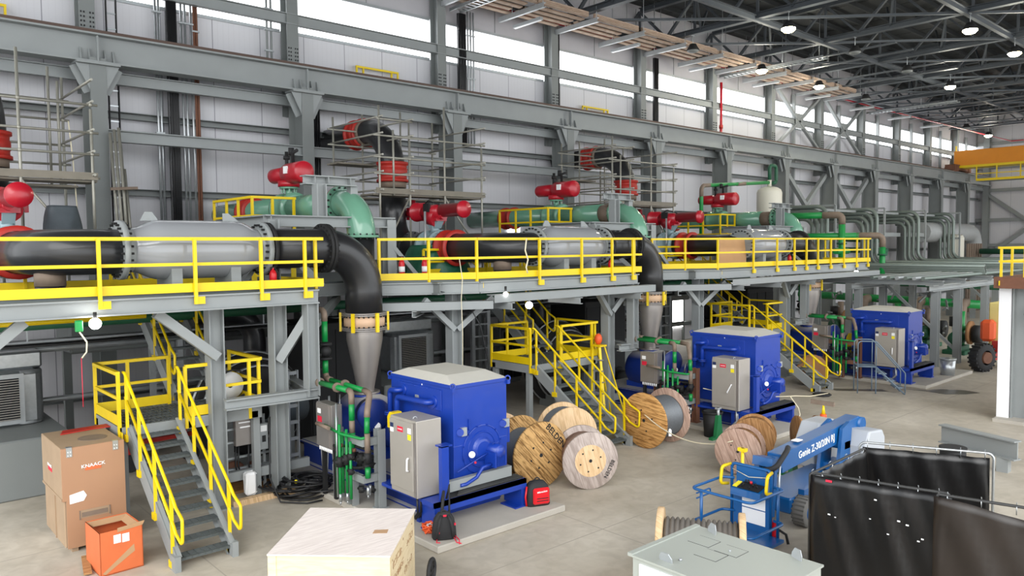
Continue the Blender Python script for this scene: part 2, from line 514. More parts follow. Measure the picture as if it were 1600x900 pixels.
WALLM = wall_mat('white ribbed wall panel', (204, 203, 207))
WALLE = wall_mat('grey ribbed end wall panel', (186, 186, 190), 'Y')
FLOORM = floor_mat()
PANEL = mat('plain top panel', (176, 174, 178), .6, var=.05)
ROOFM = mat('dark roof deck', (40, 43, 45), .7, .1, var=.2)
TRUSSM = mat('truss paint', (74, 79, 84), .5, var=.12)
RAILM = mat('crane rail rust', (92, 74, 66), .6, .3, var=.2)
PANE = emit('daylight pane', (250, 252, 255), 2.6)

ORD = ['first', 'second', 'third', 'fourth', 'fifth', 'sixth', 'seventh', 'eighth', 'ninth', 'tenth', 'eleventh', 'twelfth', 'thirteenth', 'fourteenth']
struct(MB().box(-14, -16, -.3, 90, 26.5, 0).build('floor', FLOORM))
# back wall: below the window band, and the strip above it
struct(MB().box(-6, 25.55, 0, XE, 25.85, 12.85).build('wall_back', WALLM))
o = struct(MB().box(-6, 25.55, 14.45, XE, 25.85, 17.6).build('wall_back_top', PANEL)); o.name = 'wall_back_upper'
mb = MB()
for i in range(-3, 26):
    mb.box(6 + i * 3.1863 - .01, 25.53, 14.5, 6 + i * 3.1863 + .01, 25.55, 17.4)
struct(mb.build('trim_7', GREYD))
edges = [-6] + [x for x in CX] + [XE]
for n in range(len(edges) - 1):
    a, b = edges[n] + .22, edges[n + 1] - .22
    w = struct(MB().box(a, 25.66, 12.85, b, 25.72, 14.45).build('window_%d' % (n + 1), PANE)); tag(w, 'bright clerestory window pane, %s along the wall' % ORD[n], 'window', 'clerestory windows')
    MB().box(a, 25.5, 14.38, b, 25.64, 14.5).box(a, 25.5, 12.8, b, 25.64, 12.9).build('window_frame', GREYL, w)
for k, zz in enumerate((.95, 2.65, 4.75, 7.06, 9.36)):
    mb = MB(); mb.chan((-6, 25.42, zz), (XE, 25.42, zz), .2, .22, .02, 1); struct(mb.build('trim_%d' % (k + 1), GREYD))
struct(MB().ib((-6, 25.05, 13.17), (XE, 25.05, 13.17), .36, .22).build('window_beam', GREY))
# end wall
struct(MB().box(XE, -16, 0, XE + .3, 25.85, 17.6).build('wall_end', WALLE))
w = struct(MB().box(XE - .05, 21.2, 12.9, XE - .02, 23.4, 13.9).build('window_14', PANE)); MB().box(XE - .1, 21.1, 13.9, XE - .02, 23.5, 14).build('window_frame', GREYL, w)
w = struct(MB().box(XE - .05, 18.2, 12.9, XE - .02, 20.4, 13.9).build('window_15', PANE)); MB().box(XE - .1, 18.1, 13.9, XE - .02, 20.5, 14).build('window_frame', GREYL, w)
for k, (a, b) in enumerate((((XE - .3, 24.5, 4), (XE - .3, 17, 9.8)), ((XE - .3, 24.5, 9.8), (XE - .3, 17, 4)))):
    struct(MB().bar(a, b, .3, .3).build('end_brace_beam', GREYD))
for zz in (5, 7.4, 10.2, 12.4, 14.6):
    struct(MB().bar((XE - .2, -10, zz), (XE - .2, 25.5, zz), .3, .3).build('end_girt_beam', GREYD))
for yy in (24.6, 17, 9.4, 1.8):
    struct(MB().ib((XE - .4, yy, 0), (XE - .4, yy, 16), .6, .5, up=(1, 0, 0)).build('end_column', GREYD))
# openings in the lower wall where daylight comes in
w = struct(MB().box(34.1, 25.48, .75, 35.5, 25.54, 2.75).build('door_1', SHINE)); MB().box(33.95, 25.46, 0, 34.1, 25.56, 2.9).box(35.5, 25.46, 0, 35.65, 25.56, 2.9).box(33.95, 25.46, 2.75, 35.65, 25.56, 2.9).build('door_frame', GREYD, w)
w = struct(MB().box(40.7, 25.48, 2.2, 41.0, 25.54, 3.2).build('window_16', SHINE)); MB().box(40.62, 25.46, 3.2, 41.08, 25.56, 3.3).build('window_frame', GREYD, w)
w = struct(MB().box(22.55, 25.48, 5.75, 23.25, 25.54, 6.75).build('window_17', PANE)); MB().box(22.5, 25.46, 6.75, 23.3, 25.56, 6.82).build('window_frame', GREYD, w)

# crane columns with haunches and caps
for i, x in enumerate(CX):
    c = struct(MB().ib((x, YC + .5, 0), (x, YC + .5, 10.7), 1.0, .42, .025, .04, up=(0, 1, 0)).build('crane_column', GREYD))
    tag(c, 'grey crane column with haunched head, %s along the wall' % ORD[i], 'column', 'crane columns')
    mb = MB().box(x - .56, YC - .12, 10.5, x + .56, YC + .5, 10.56)
    for s in (-1, 1):
        mb.prism([(0, 0), (.36, 0), (0, -.72)], (x + s * .2, YC + .02, 10.5), (s, 0, 0), (0, 0, 1), (0, 1, 0), .03)
        mb.prism([(0, 0), (.36, 0), (0, -.72)], (x + s * .2, YC + .35, 10.5), (s, 0, 0), (0, 0, 1), (0, 1, 0), .03)
        mb.bar((x + s * .55, YC + .2, 10.48), (x + s * .2, YC + .2, 9.76), .3, .03, (0, 1, 0))
    mb.build('haunch', GREY, c)
    mb = MB()
    for d in (-.42, -.2, .2, .42):
        mb.prism([(0, 0), (.16, 0), (.05, .36), (0, .36)], (x + d, YC + .2, 10.6), (0, -1, 0), (0, 0, 1), (1, 0, 0), .035)
    mb.box(x - .02, YC - .06, 10.6, x + .02, YC + .1, 11.3)
    mb.build('stiffener', GREY, c)
    u = struct(MB().ib((x, 25.22, 9.9), (x, 25.22, 15.7), .5, .42, .025, .04, up=(0, 1, 0)).build('wall_column', GREYD))
    tag(u, 'grey upper wall column with splice bolts, %s along the windows' % ORD[i], 'column', 'upper wall columns')
    mb = MB()
    for k in range(6):
        for d in (-.16, -.08, .08, .16):
            mb.box(x + d - .015, 24.945, 11.5 + k * .13, x + d + .015, 24.965, 11.55 + k * .13)
    mb.build('splice_bolt', DARK, u)
    if i > 6:
        struct(MB().bar((x + SPC / 2, 25.35, 5), (x + SPC / 2, 25.35, 15), .16, .2).build('girt_column', GREY))
struct(MB().ib((-6, YC + .22, 10.97), (82, YC + .22, 10.97), .82, .54, .025, .05).build('runway_beam', GREY))
struct(MB().box(-6, YC + .1, 11.38, 82, YC + .34, 11.43).box(-6, YC + .18, 11.43, 82, YC + .26, 11.52).build('trim_6', RAILM))
struct(MB().ib((-6, 24.75, 10.32), (82, 24.75, 10.32), .34, .22).build('strut_beam', GREY))
struct(MB().ib((X0, 24.15, 8.57), (X0 + 4 * SPC, 24.15, 8.57), .34, .26).build('tie_beam', GREY))
# X-bracing above and below the runway in two bays
for i in (7, 8):
    a, b = CX[i], CX[i + 1]
    mid = (a + b) / 2
    mb = MB()
    for (p, q) in (((a + .2, 25.0, 11.4), (mid, 25.0, 13.2)), ((b - .2, 25.0, 11.4), (mid, 25.0, 13.2)), ((a + .2, 25.0, 15.2), (mid, 25.0, 13.2)), ((b - .2, 25.0, 15.2), (mid, 25.0, 13.2))):
        mb.bar(p, q, .2, .16)
    mb.box(mid - .5, 24.93, 12.75, mid + .5, 24.96, 13.7)
    struct(mb.build('cross_brace_beam', GREY))
    struct(MB().bar((a + .3, 24.4, 9.9), (b - .3, 24.4, 5.4), .26, .26).build('diagonal_beam', GREY))
    struct(MB().bar((b - .3, 24.6, 9.9), (a + .3, 24.6, 5.4), .26, .26).build('diagonal_beam', GREY))

# roof: deck, joists, trusses across the hall, members along the hall
mb = MB()
for k in range(0, 46):
    mb.box(-8 + k * 2.0, -3, 17.62, -8 + k * 2.0 + 1.94, 25.9, 17.7)
mb.box(-8, -3, 17.7, XE, 25.9, 17.8)
struct(mb.build('ceiling', ROOFM))
mb = MB()
for k in range(0, 22):
    y = -3 + k * 1.31
    mb.bar((-6, y, 17.45), (XE, y, 17.45), .1, .22)
struct(mb.build('purlin_beam', ROOFM))
for i in range(3, 13):
    x = CX[i]
    mb = MB(); mb.ib((x, -3, 15.45), (x, 25.2, 15.45), .26, .3, .02, .03)
    mb.ib((x, -3, 17.2), (x, 25.2, 17.2), .24, .26, .02, .03)
    y = -3
    while y < 24.9:
        mb.bar((x, y, 15.5), (x, y + 1.66, 17.15), .16, .1); mb.bar((x, y + 1.66, 17.15), (x, y + 3.32, 15.5), .16, .1)
        mb.bar((x, y + 1.66, 15.5), (x, y + 1.66, 17.15), .1, .1)
        y += 3.32
    struct(mb.build('truss_beam', TRUSSM))
for y in (18.7, 12.2, 6, 24.4):
    struct(MB().bar((18, y, 15.36), (XE, y, 15.36), .18, .2).bar((18, y, 15.46), (XE, y, 15.46), .34, .03).build('roof_beam', TRUSSM))
for i in range(3, 12):
    x = CX[i]; x2 = x + SPC
    mb = MB()
    for (ya, yb) in ((24.4, 18.7), (18.7, 12.2), (12.2, 6)):
        mb.bar((x, ya, 15.36), ((x + x2) / 2, (ya + yb) / 2, 15.36), .14, .1); mb.bar(((x + x2) / 2, (ya + yb) / 2, 15.36), (x2, yb, 15.36), .14, .1)
        mb.bar((x, (ya + yb) / 2, 15.5), (x + 1.8, (ya + yb) / 2 + .9, 16.9), .1, .1)
        mb.bar((x2, (ya + yb) / 2, 15.5), (x2 - 1.8, (ya + yb) / 2 - .9, 16.9), .1, .1)
    struct(mb.build('roof_brace_beam', TRUSSM))
    # conduit strips and light rails crossing under the roof further down
    if i > 5:
        mb = MB()
        for d in (2.1, 4.2):
            mb.bar((x + d, 16, 15.2), (x + d, 25, 15.2), .26, .06)
        struct(mb.build('roof_tray_beam', TRUSSM))

# board rack slung under the roof along the wall
bx = [X0 + SPC * 2 + SPC / 2 * k for k in range(0, 11)]
for k, x in enumerate(bx):
    h = thing('rack_hanger', (x, 24, 15.0), 'steel hanger arm carrying the stored boards, number %s from the camera end under the roof' % ['one', 'two', 'three', 'four', 'five', 'six', 'seven', 'eight', 'nine', 'ten', 'eleven'][k], 'hanger', 'hanger arms of the roof board rack')
    MB().chan((x, 22.4, 14.97), (x, 25.2, 14.97), .2, .12, .02).build('arm', GREYL, h)
    MB().cyl((x, 22.45, 15.0), (x, 22.45, 17.4), .018, n=6).cyl((x, 24.3, 15.0), (x, 24.3, 17.4), .018, n=6).each('hanger_rod', GREYL, h)
for k in range(len(bx) - 1):
    for j, (y, z, w, h) in enumerate(((22.6, 15.08, .1, .2), (23.05, 15.08, .24, .06), (23.5, 15.08, .24, .06), (23.95, 15.08, .24, .06), (24.4, 15.08, .24, .06), (22.72, 15.08, .1, .2))):
        dx = random.uniform(-.25, .25)
        tag(MB().box(bx[k] + .1 + dx, y, z, bx[k + 1] - .1 + dx, y + w, z + h).build('board', BOARD), 'pale timber board lying in the roof rack beside the window wall', 'board', 'boards stored in the roof rack')
# cable tray off the third wall column, and strips added for daylight reflections by the wall
for k, x in enumerate((X0 + 2 * SPC + .5, X0 + 5 * SPC + .6, X0 + 8 * SPC + .6)):
    t = thing('ceiling_cable_tray', (x, 22, 14.8), 'ladder cable tray hung across from the wall %s' % ['at the board rack start, nearest the camera', 'by the sixth column, past the unlit lamp', 'further along, over the braced windows'][k], 'cable tray', 'ladder trays under the roof')
    mb = MB()
    for d in (0, .5): mb.box(x + d, 19, 14.8, x + d + .04, 25.1, 14.92)
    mb.each('side_rail', GALV, t)
    mb = MB()
    for j in range(22): mb.box(x, 19.1 + j * .27, 14.82, x + .5, 19.16 + j * .27, 14.86)
    mb.build('rung', GALV, t)
    MB().cyl((x + .02, 19.2, 14.8), (x + .02, 19.2, 17.3), .015, n=6).cyl((x + .5, 21.5, 14.8), (x + .5, 21.5, 17.3), .015, n=6).each('hanger_rod', GALV, t)
for k in range(0, 8):  # pale strips drawn in place of daylight reflections, no fittings here
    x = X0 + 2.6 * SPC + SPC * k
    t = thing('reflection_strip', (x, 24.2, 14.7), 'slim strip standing for a daylight reflection, %s along the window wall' % ['first', 'second', 'third', 'fourth', 'fifth', 'sixth', 'seventh', 'eighth'][k], 'reflection strip', 'daylight reflection strips along the window wall')
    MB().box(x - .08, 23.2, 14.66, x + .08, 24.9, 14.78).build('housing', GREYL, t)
    MB().box(x - .05, 23.25, 14.635, x + .05, 24.85, 14.66).build('reflection_face', WHITE, t)

# red sprinkler main and riser
p = thing('sprinkler_main', (18, 24.0, 14.9), 'long red sprinkler pipe running under the boards beside the windows', 'pipe')
MB().tube([(18, 24.75, 15.3), (58, 24.75, 15.3), (82, 22.5, 14.6)], .055, 8).build('pipe', RED, p)
mb = MB()
for k in range(14): mb.cyl((19 + k * 2.7, 24.75, 15.3), (19 + k * 2.7, 24.75, 17.5), .015, n=6)
mb.each('hanger', GREYL, p)
MB().tube([(82, 22.5, 14.6), (82, 8, 14.6)], .055, 8).build('branch_pipe', RED, p)
p = thing('fire_riser', (38.35, 25.0, 4.5), 'red vertical fire riser on the wall beside the sixth column', 'pipe')
MB().tube([(38.35, 24.95, 4.5), (38.35, 24.95, 14.5)], .075, 10).build('pipe', RED, p)
mb = MB()
for zz in (6, 8.5, 12): mb.cyl((38.35, 24.95, zz - .1), (38.35, 24.95, zz + .1), .11, n=10)
mb.each('coupling', REDC, p)

# high-bay lamps: (x, y, lit)
LM = [(31.4, 17.1, 1, 'lit high bay lamp high in the roof, left of the two brightest ones'), (37.8, 12.05, 1, 'lit high bay lamp at the top right, under the dark roof'),
      (44.1, 12.05, 1, 'lit high bay lamp on the far right edge below its brighter neighbour'), (37.8, 22.1, 1, 'lit high bay lamp hanging beside the roof boards'),
      (44.2, 22.1, 1, 'lit high bay lamp in front of the braced windows'), (50.5, 17.1, 1, 'lit high bay lamp in the middle of the far roof'),
      (76.0, 22.6, 1, 'small lit high bay lamp furthest away, above the orange crane'), (37.8, 17.1, 0, 'unlit high bay lamp with black housing, upper of the two under the roof beam'),
      (44.1, 17.1, 0, 'unlit high bay lamp with black housing, lower of the two under the roof beam'), (50.5, 22.1, 0, 'unlit high bay lamp with black housing near the second braced window'),
      (31.4, 22.0, 0, 'unlit high bay lamp with black housing beside the cable tray'), (69.6, 22.3, 0, 'unlit high bay lamp with black housing far down by the red pipe'), (69.6, 17.1, 0, 'tiny unlit high bay lamp far down above the crane')]
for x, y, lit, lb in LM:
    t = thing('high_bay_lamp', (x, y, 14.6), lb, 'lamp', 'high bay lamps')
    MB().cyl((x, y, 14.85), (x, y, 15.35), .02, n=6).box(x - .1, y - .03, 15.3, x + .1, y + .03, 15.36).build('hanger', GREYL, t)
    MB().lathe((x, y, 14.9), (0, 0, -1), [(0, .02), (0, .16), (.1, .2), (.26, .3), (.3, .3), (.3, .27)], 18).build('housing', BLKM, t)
    MB().lathe((x, y, 14.61), (0, 0, -1), [(0, .29), (.06, .3), (.16, .2), (.2, .01)] if lit else [(0, .27), (.05, .26), (.1, .16), (.11, .01)], 18).build('lens', LAMP_ON if lit else GREYD, t)  # lit lens enlarged so its shape carries the bloom

# yellow guard hoops on the runway walkway
for xa, xb, zt, lb in ((14.95, 16.75, 12.02, 'yellow guard hoop on the crane runway above the first scaffold'), (27.2, 29.0, 11.95, 'yellow guard hoop on the crane runway above the second scaffold'), (2.4, 3.95, 12.05, 'yellow guard hoop on the crane runway at the top left edge')):
    t = thing('guard_hoop', (xa, 25.2, 11.3), lb, 'guard rail', 'guard hoops on the crane runway')
    mb = MB()
    for x in (xa, xa + .28, xb - .28, xb): mb.bar((x, 25.3, 11.1), (x, 25.3, zt), .06)
    mb.each('post', YEL, t); MB().bar((xa - .03, 25.3, zt), (xb + .03, 25.3, zt), .07).build('top_rail', YEL, t)

# vertical cable ladders and conduit on the wall
def ladder(x, y, z0, z1, w, lb, cables=5, mc=BLK):
    t = thing('cable_ladder', (x, y, z0), lb, 'cable ladder', 'vertical cable ladders on the wall')
    MB().box(x - w / 2 - .03, y, z0, x - w / 2, y + .1, z1).box(x + w / 2, y, z0, x + w / 2 + .03, y + .1, z1).each('side_rail', mc, t)
    mb = MB(); zz = z0 + .2
    while zz < z1: mb.box(x - w / 2, y + .04, zz, x + w / 2, y + .08, zz + .04); zz += .45
    mb.build('rung', GALV, t)
    if cables:
        mb = MB()
        for k in range(cables):
            xx = x - w * .4 + w * .8 * k / max(1, cables - 1)
            mb.tube([(xx, y - .02, z0), (xx + random.uniform(-.02, .02), y - .02, (z0 + z1) / 2), (xx, y - .02, z1)], .035, 6)
        mb.each('cable', CAB, t)
ladder(6.55, 24.95, 3.5, 12.9, .24, 'narrow black cable ladder on the wall beside the leftmost crane column', 0, BLKM)
ladder(8.3, 25.1, 4.2, 13.4, .26, 'cable ladder packed with black cables, left of the rusty conduit', 6)
ladder(13.1, 25.05, 4.2, 10.5, .3, 'cable ladder with dark cables behind the first red coupling elbow', 4)
ladder(19.75, 25.05, 9.4, 14.8, .34, 'cable ladder with black cables beside the third wall column', 5)
ladder(25.3, 25.1, 7.2, 15, .2, 'thin cable ladder beside the fourth wall column', 3)
ladder(32.6, 25.1, 7.2, 15, .3, 'cable ladder with grey conduits beside the fifth wall column', 4)
for k, (xs, m, z0, z1, lb) in enumerate((((8.62, 8.74, 8.92), GALV, 4.2, 13.4, 'bundle of shiny conduits right of the black cable ladder'), ((9.02, 9.1), RUSTB, 4.2, 13.2, 'pair of rust brown conduits right of the shiny bundle'), ((7.85, 7.95), GALV, 4.2, 13.6, 'pair of thin conduits left of the black cable ladder'), ((20.15, 20.3, 20.45), GREYL, 9.5, 15, 'three grey conduits beside the third wall column'), ((11.45, 11.6), GREYD, 11, 14.4, 'pair of dark posts beside the second wall column'))):
    t = thing('conduit_run', (xs[0], 25.2, z0), lb, 'conduit', 'vertical conduit runs')
    mb = MB()
    for x in xs: mb.tube([(x, 25.2, z0), (x, 25.2, z1)], .04, 8)
    mb.each('conduit', m, t)
    mb = MB()
    for zz in (z0 + 1, (z0 + z1) / 2, z1 - 1): mb.box(xs[0] - .08, 25.16, zz, xs[-1] + .08, 25.26, zz + .05)
    mb.each('clamp', GREYL, t)
# orange travelling crane at the far end
c = thing('bridge_crane', (73.5, 24.2, 11.5), 'orange overhead crane bridge with yellow lower flange at the far end', 'crane')
MB().cbox(73.0, -14, 11.85, 74.3, 24.3, 13.15, .03).build('bridge_girder', ORANGE, c)
MB().box(72.8, -14, 11.66, 74.5, 24.2, 11.86).build('lower_flange', YEL, c)
MB().box(71.8, 23.8, 11.5, 75.6, 24.6, 11.95).cyl((72.2, 23.7, 11.6), (72.2, 24.7, 11.6), .25, n=14).cyl((75.2, 23.7, 11.6), (75.2, 24.7, 11.6), .25, n=14).build('end_truck', RUSTB, c)
mb = MB()
for y in (17.5, 19.2, 20.9, 22.4): mb.bar((72.6, y, 10.5), (72.6, y, 11.7), .08)
mb.bar((72.6, 17.5, 11.05), (72.6, 22.4, 11.05), .07).bar((72.6, 17.5, 10.55), (72.6, 22.4, 10.55), .1, .2)
mb.build('service_rail', YEL, c)
MB().box(72.4, 12.5, 10.4, 74.2, 16.9, 11.6).box(72.6, 17.6, 10.45, 74.2, 22.4, 10.52).build('hoist_platform', GREYD, c)
MB().bar((73.2, 24.2, 13.1), (73.2, 24.2, 13.6), .1).build('lifting_lug', YEL, c)
# ---------------------------------------------------------------- the three pump units
SETS = ['the pump set with the backpacks', 'the pump set by the wire reel', 'the pump set with rolling steps']
DECKS = ['the platform above the tan storage box', 'the platform above the yellow stepladder', 'the platform with the plywood sheet']
ZD = 4.48                                       # platform deck level


def rail_run(pts, posts, parent, name='guardrail', h=1.02, kick=.17, drop=.22, mat_=None, closed_ends=True, rw=.06):
    """flat-bar guard rail along pts (deck level); posts = list of (x, y, out) with out the outward normal"""
    m = mat_ or YEL
    mb = MB(); P = [V(p) for p in pts]
    for a, b in zip(P[:-1], P[1:]):
        mb.bar(a + V(0, 0, h), b + V(0, 0, h), rw, .065); mb.bar(a + V(0, 0, h * .53), b + V(0, 0, h * .53), .035, .06)
    g = mb.build(name, m, parent)
    if kick:
        mb = MB()
        for a, b in zip(P[:-1], P[1:]): mb.bar(a + V(0, 0, kick / 2 + .01), b + V(0, 0, kick / 2 + .01), .015, kick)
        mb.build('toe_plate', m, g)
    for (x, y, z, ox, oy) in posts:
        mb = MB(); mb.bar((x, y, z - drop), (x, y, z + h), .06, .06, (0, 1, 0))
        if drop:
            t = V(oy, -ox, 0)
            mb.bar(V(x, y, z - drop + .07), V(x, y, z - drop + .07) - t * .17, .02, .14)
        mb.build('post', m, g)
    return g


def deck_plate(poly, z, parent, name='deck', m=None, t=.05):
    mb = MB(); mb.prism(poly, (0, 0, z - t), (1, 0, 0), (0, 1, 0), (0, 0, 1), t)
    return mb.build(name, m or OLIVE, parent)


def grating(x0, y0, x1, y1, z, parent, name='grating', step=.09, along='y'):
    mb = MB()
    if along == 'y':
        x = x0
        while x <= x1: mb.box(x - .008, y0, z - .04, x + .008, y1, z); x += step
        y = y0
        while y <= y1: mb.box(x0, y - .006, z - .03, x1, y + .006, z - .005); y += step * 3
    else:
        y = y0
        while y <= y1: mb.box(x0, y - .008, z - .04, x1, y + .008, z); y += step
        x = x0
        while x <= x1: mb.box(x - .006, y0, z - .03, x + .006, y1, z - .005); x += step * 3
    return mb.build(name, OLIVE, parent)


def stair(parent, x0, x1, ya, za, yb, zb, n, loop=True, rail0=True):
    """straight flight from (ya, za) to (yb, zb)"""
    d = V(0, yb - ya, zb - za).normalized()
    for x in (x0, x1):
        s = 1 if x == x0 else -1
        mb = MB(); mb.chan((x, ya, za + .12), (x, yb, zb - .08), .3, .08, .02, s)
        if za < .3: mb.box(x - .05, ya - .12, 0, x + .05, ya + .12, .26)
        mb.build('stringer', GREY, parent)
    for k in range(n):
        y = ya + (yb - ya) * (k + .5) / n; z = za + (zb - za) * (k + 1) / (n + 1)
        mb = MB(); mb.box(x0 + .03, y - .13, z - .045, x1 - .03, y - .1, z)
        for j in range(5): mb.box(x0 + .03, y - .09 + j * .055, z - .03, x1 - .03, y - .08 + j * .055, z)
        xx = x0 + .05
        while xx < x1: mb.box(xx - .005, y - .13, z - .03, xx + .005, y + .14, z - .002); xx += .11
        mb.build('tread', OLIVE, parent)
    for x in (x0, x1):
        r = .028
        up = V(0, 0, .98); mid = V(0, 0, .52)
        A = V(x, ya + .05, za + .22); B = V(x, yb - .05, zb + .05)
        if loop:
            path = [B + mid, A + mid, A + V(0, -.1, .42), A + V(0, -.42, .3), A + V(0, -.44, .74), A + V(0, -.14, .86), A + up, B + up, B + V(0, .12, .98)]
            path = fillet(path, .07, 4)
        else:
            path = fillet([B + mid, A + mid, A + V(0, -.25, .4), A + V(0, -.27, .85), A + up, B + up], .06, 4)
        h = MB().tube(path, r, 8).build('handrail', YEL, parent)
        for f in (.03, .36, .68, .97):
            p = A + (B - A) * f
            mb = MB().bar(p + V(0, 0, -.2), p + up, .05, .04)
            mb.box(p.x - .05, p.y - .08, p.z - .25, p.x + .05, p.y + .08, p.z - .13)
            mb.build('post', YEL, h)


def elbow(c, a, b, R, r, n=16, seg=20):
    return MB().tube(arc(c, a, b, R, n), r, seg)


def unit(k):
    global OFF
    OFF = V(T * k, 0, 0)
    W = SETS[k]; P = DECKS[k]
    far = k == 2
    # ---- concrete pad and blue skid
    xe = 12.9 if far else 10.8
    tag(MB().cbox(7.65 + (.4 if far else 0), 10.55, 0, xe, 18.5, .13, .02).build('concrete_pad', CONC), 'low concrete pad under ' + W, 'pad', 'pump pads')
    s = thing('pump_skid', (9, 14, .13), 'blue steel base frame of ' + W, 'base frame', 'pump skids')
    mb = MB()
    mb.box(7.95, 11.05, .6, 10.2, 11.45, .69); mb.box(7.95, 11.05, .5, 10.2, 11.09, .69)
    for x in (8.05, 10.08): mb.box(x, 11.07, .15, x + .1, 11.6, .62)
    mb.box(7.95, 11.05, .13, 8.4, 11.5, .16).box(9.9, 11.05, .13, 10.2, 11.5, .16)
    mb.box(8.1, 11.75, .13, 10.1, 11.85, .66).box(8.0, 11.4, .6, 8.6, 13.0, .66)
    mb.build('front_table', BLUE, s)
    mb = MB()
    mb.ib((8.5, 11.8, .4), (8.5, 17.2, .4), .52, .24); mb.ib((10.05, 11.8, .4), (10.05, 17.2, .4), .52, .24)
    for y in (13.7, 15.3, 17.1): mb.bar((8.5, y, .4), (10.05, y, .4), .2, .46)
    mb.box(8.45, 11.8, .62, 10.1, 17.2, .68)
    mb.build('side_beam', BLUED, s)
    mb = MB()
    for j in range(5): mb.tube([(8.5 + j * .05, 11.1 + j * .05, .715), (9.2, 11.14 + j * .05, .72), (10.15, 11.12 + j * .055, .715)], .022, 6)
    mb.box(8.35, 11.1, .69, 10.15, 11.36, .7)
    mb.build('cable_tray', TRAYB, s)
    if k == 0:
        MB().chan((8.35, 11.22, .86), (9.95, 11.22, .86), .2, .1, .015, -1).build('cable_cover', GREY, s)
    mb = MB().box(8.16, 11.1, .69, 8.32, 11.2, 1.68).box(8.16, 11.1, 1.66, 8.4, 11.3, 1.69)
    mb.build('cabinet_post', BLUE, s)
    # ---- motor
    m = thing('electric_motor', (9.37, 12.5, .69), 'large blue motor with dusty hipped top of ' + W, 'motor', 'pump motors')
    mb = MB()
    x0, x1, y0, y1, z0, z1 = 8.7, 10.04, 11.45, 13.58, .69, 2.62
    mb.box(x0, y0, z0, x1, y1, z1)
    mb.box(x0 - .004, y0 - .004, 1.5, x1 + .004, y1 + .004, 1.52)
    mb.build('housing', BLUE, m, bevel=.015)
    mb = MB()
    # hipped lid, clipped front corners
    e = .02
    L0 = [(x0 - e, y0 + .02, z1), (x0 + .05, y0 - e, z1), (x1 - .05, y0 - e, z1), (x1 + e, y0 + .02, z1), (x1 + e, y1 - .02, z1), (x1 - .05, y1 + e, z1), (x0 + .05, y1 + e, z1), (x0 - e, y1 - .02, z1)]
    L1 = [(x, y, z1 + .07) for x, y, _ in L0]
    L2 = [(x0 + .17, y0 + .45, z1 + .2), (x0 + .18, y0 + .42, z1 + .2), (x1 - .18, y0 + .42, z1 + .2), (x1 - .17, y0 + .45, z1 + .2), (x1 - .17, y1 - .4, z1 + .2), (x1 - .18, y1 - .38, z1 + .2), (x0 + .18, y1 - .38, z1 + .2), (x0 + .17, y1 - .4, z1 + .2)]
    F = [(i, (i + 1) % 8, 8 + (i + 1) % 8, 8 + i) for i in range(8)]
    mb.add(L0 + L1, F)
    mb.build('lid_skirt', BLUE, m)
    MB().add(L1 + L2, F + [tuple(range(8, 16))]).build('lid', LID, m)
    for (x, y, sx) in ((x0 - .02, y0 - .02, 1), (x1 + .02, y0 - .02, 1), (x0 - .02, y1, 1), (x1 + .02, y1, 1)):
        MB().tube([V(x, y, z1 + .02) + V(math.cos(t * PI / 6) * .05 * .7, math.cos(t * PI / 6) * -.05 * .7, math.sin(t * PI / 6) * .05 + .03) for t in range(12)], .016, 6, True).bar((x, y, z1 - .06), (x, y, z1 + .02), .07).build('lifting_eye', BLUE, m)
    mb = MB()
    cx, cz = 9.38, 1.36
    mb.lathe((cx, y0, cz), (0, -1, 0), [(0, .48), (.022, .48), (.026, .465), (.01, .455), (.01, .36), (.03, .35), (.03, .33), (.016, .32), (.02, .24), (.05, .2), (.07, .16), (.07, .001)], 32, False)
    mb.bolts((cx, y0 - .03, cz), (0, 1, 0), .48, 12, .014, .03)
    mb.build('end_bell', BLUE, m)
    mb = MB().lathe((cx + .2, y0 - .05, cz - .03), (0, -1, 0), [(0, .13), (.28, .13), (.28, .115), (.31, .105), (.32, .001)], 18)
    for j in range(8): mb.box(cx + .1 + j * .028, y0 - .36, cz - .3, cx + .112 + j * .028, y0 - .04, cz - .12)
    mb.box(cx + .04, y0 - .36, cz - .32, cx + .08, y0 - .04, cz - .02).box(cx + .08, y0 - .06, cz - .3, cx + .34, y0 - .0, cz - .02)
    for e in (-.05, .05): mb.tube(arc((cx + .2 + e, y0 - .2, cz + .1), (1, 0, 0), (0, 0, 1), .03, 6, 0, 180), .009, 6)
    mb.build('lube_pump', BLUE, m)
    mb = MB().tube(fillet([(8.66, y0 - .25, .84), (8.8, y0 - .25, .84), (9.05, y0 - .25, .92), (9.2, y0 - .25, 1.08), (9.4, y0 - .25, 1.1)], .05), .035, 8)
    mb.tube([(8.7, y0 - .1, 1.05), (9.3, y0 - .1, 1.24), (9.45, y0 - .15, 1.3)], .015, 6).tube([(8.85, y0 - .1, .9), (8.95, y0 - .1, .8)], .05, 8)
    mb.build('lube_pipe', BLUE, m)
    MB().lathe((9.02, y0 - .14, 1.34), (-.5, -1, .2), [(0, .01), (.0, .06), (.03, .065), (.035, .05), (.035, .001)], 14).build('pressure_gauge', PAPER, m)
    MB().sphere((9.1, y0 - .15, 1.17), .025).build('valve_knob', PINK, m)
    MB().box(8.86, y0 - .06, 1.7, 8.98, y0 - .0, 1.86).box(9.93, y0 - .06, 1.7, 10.06, y0 - .0, 1.86).each('terminal_box', GREYL, m)
    mb = MB().cyl((8.82, y0 - .05, 1.78), (8.86, y0 + .0, 1.78), .07).cyl((9.89, y0 - .05, 1.78), (9.95, y0, 1.78), .07).box(9.05, y0 - .03, 1.78, 9.07, y0, 2.0)
    mb.box(x1, y0 + .05, 1.35, x1 + .12, y0 + .15, 1.75)
    mb.each('fitting', BLUE, m)
    # cooling water piping on the side panel
    xs = x0
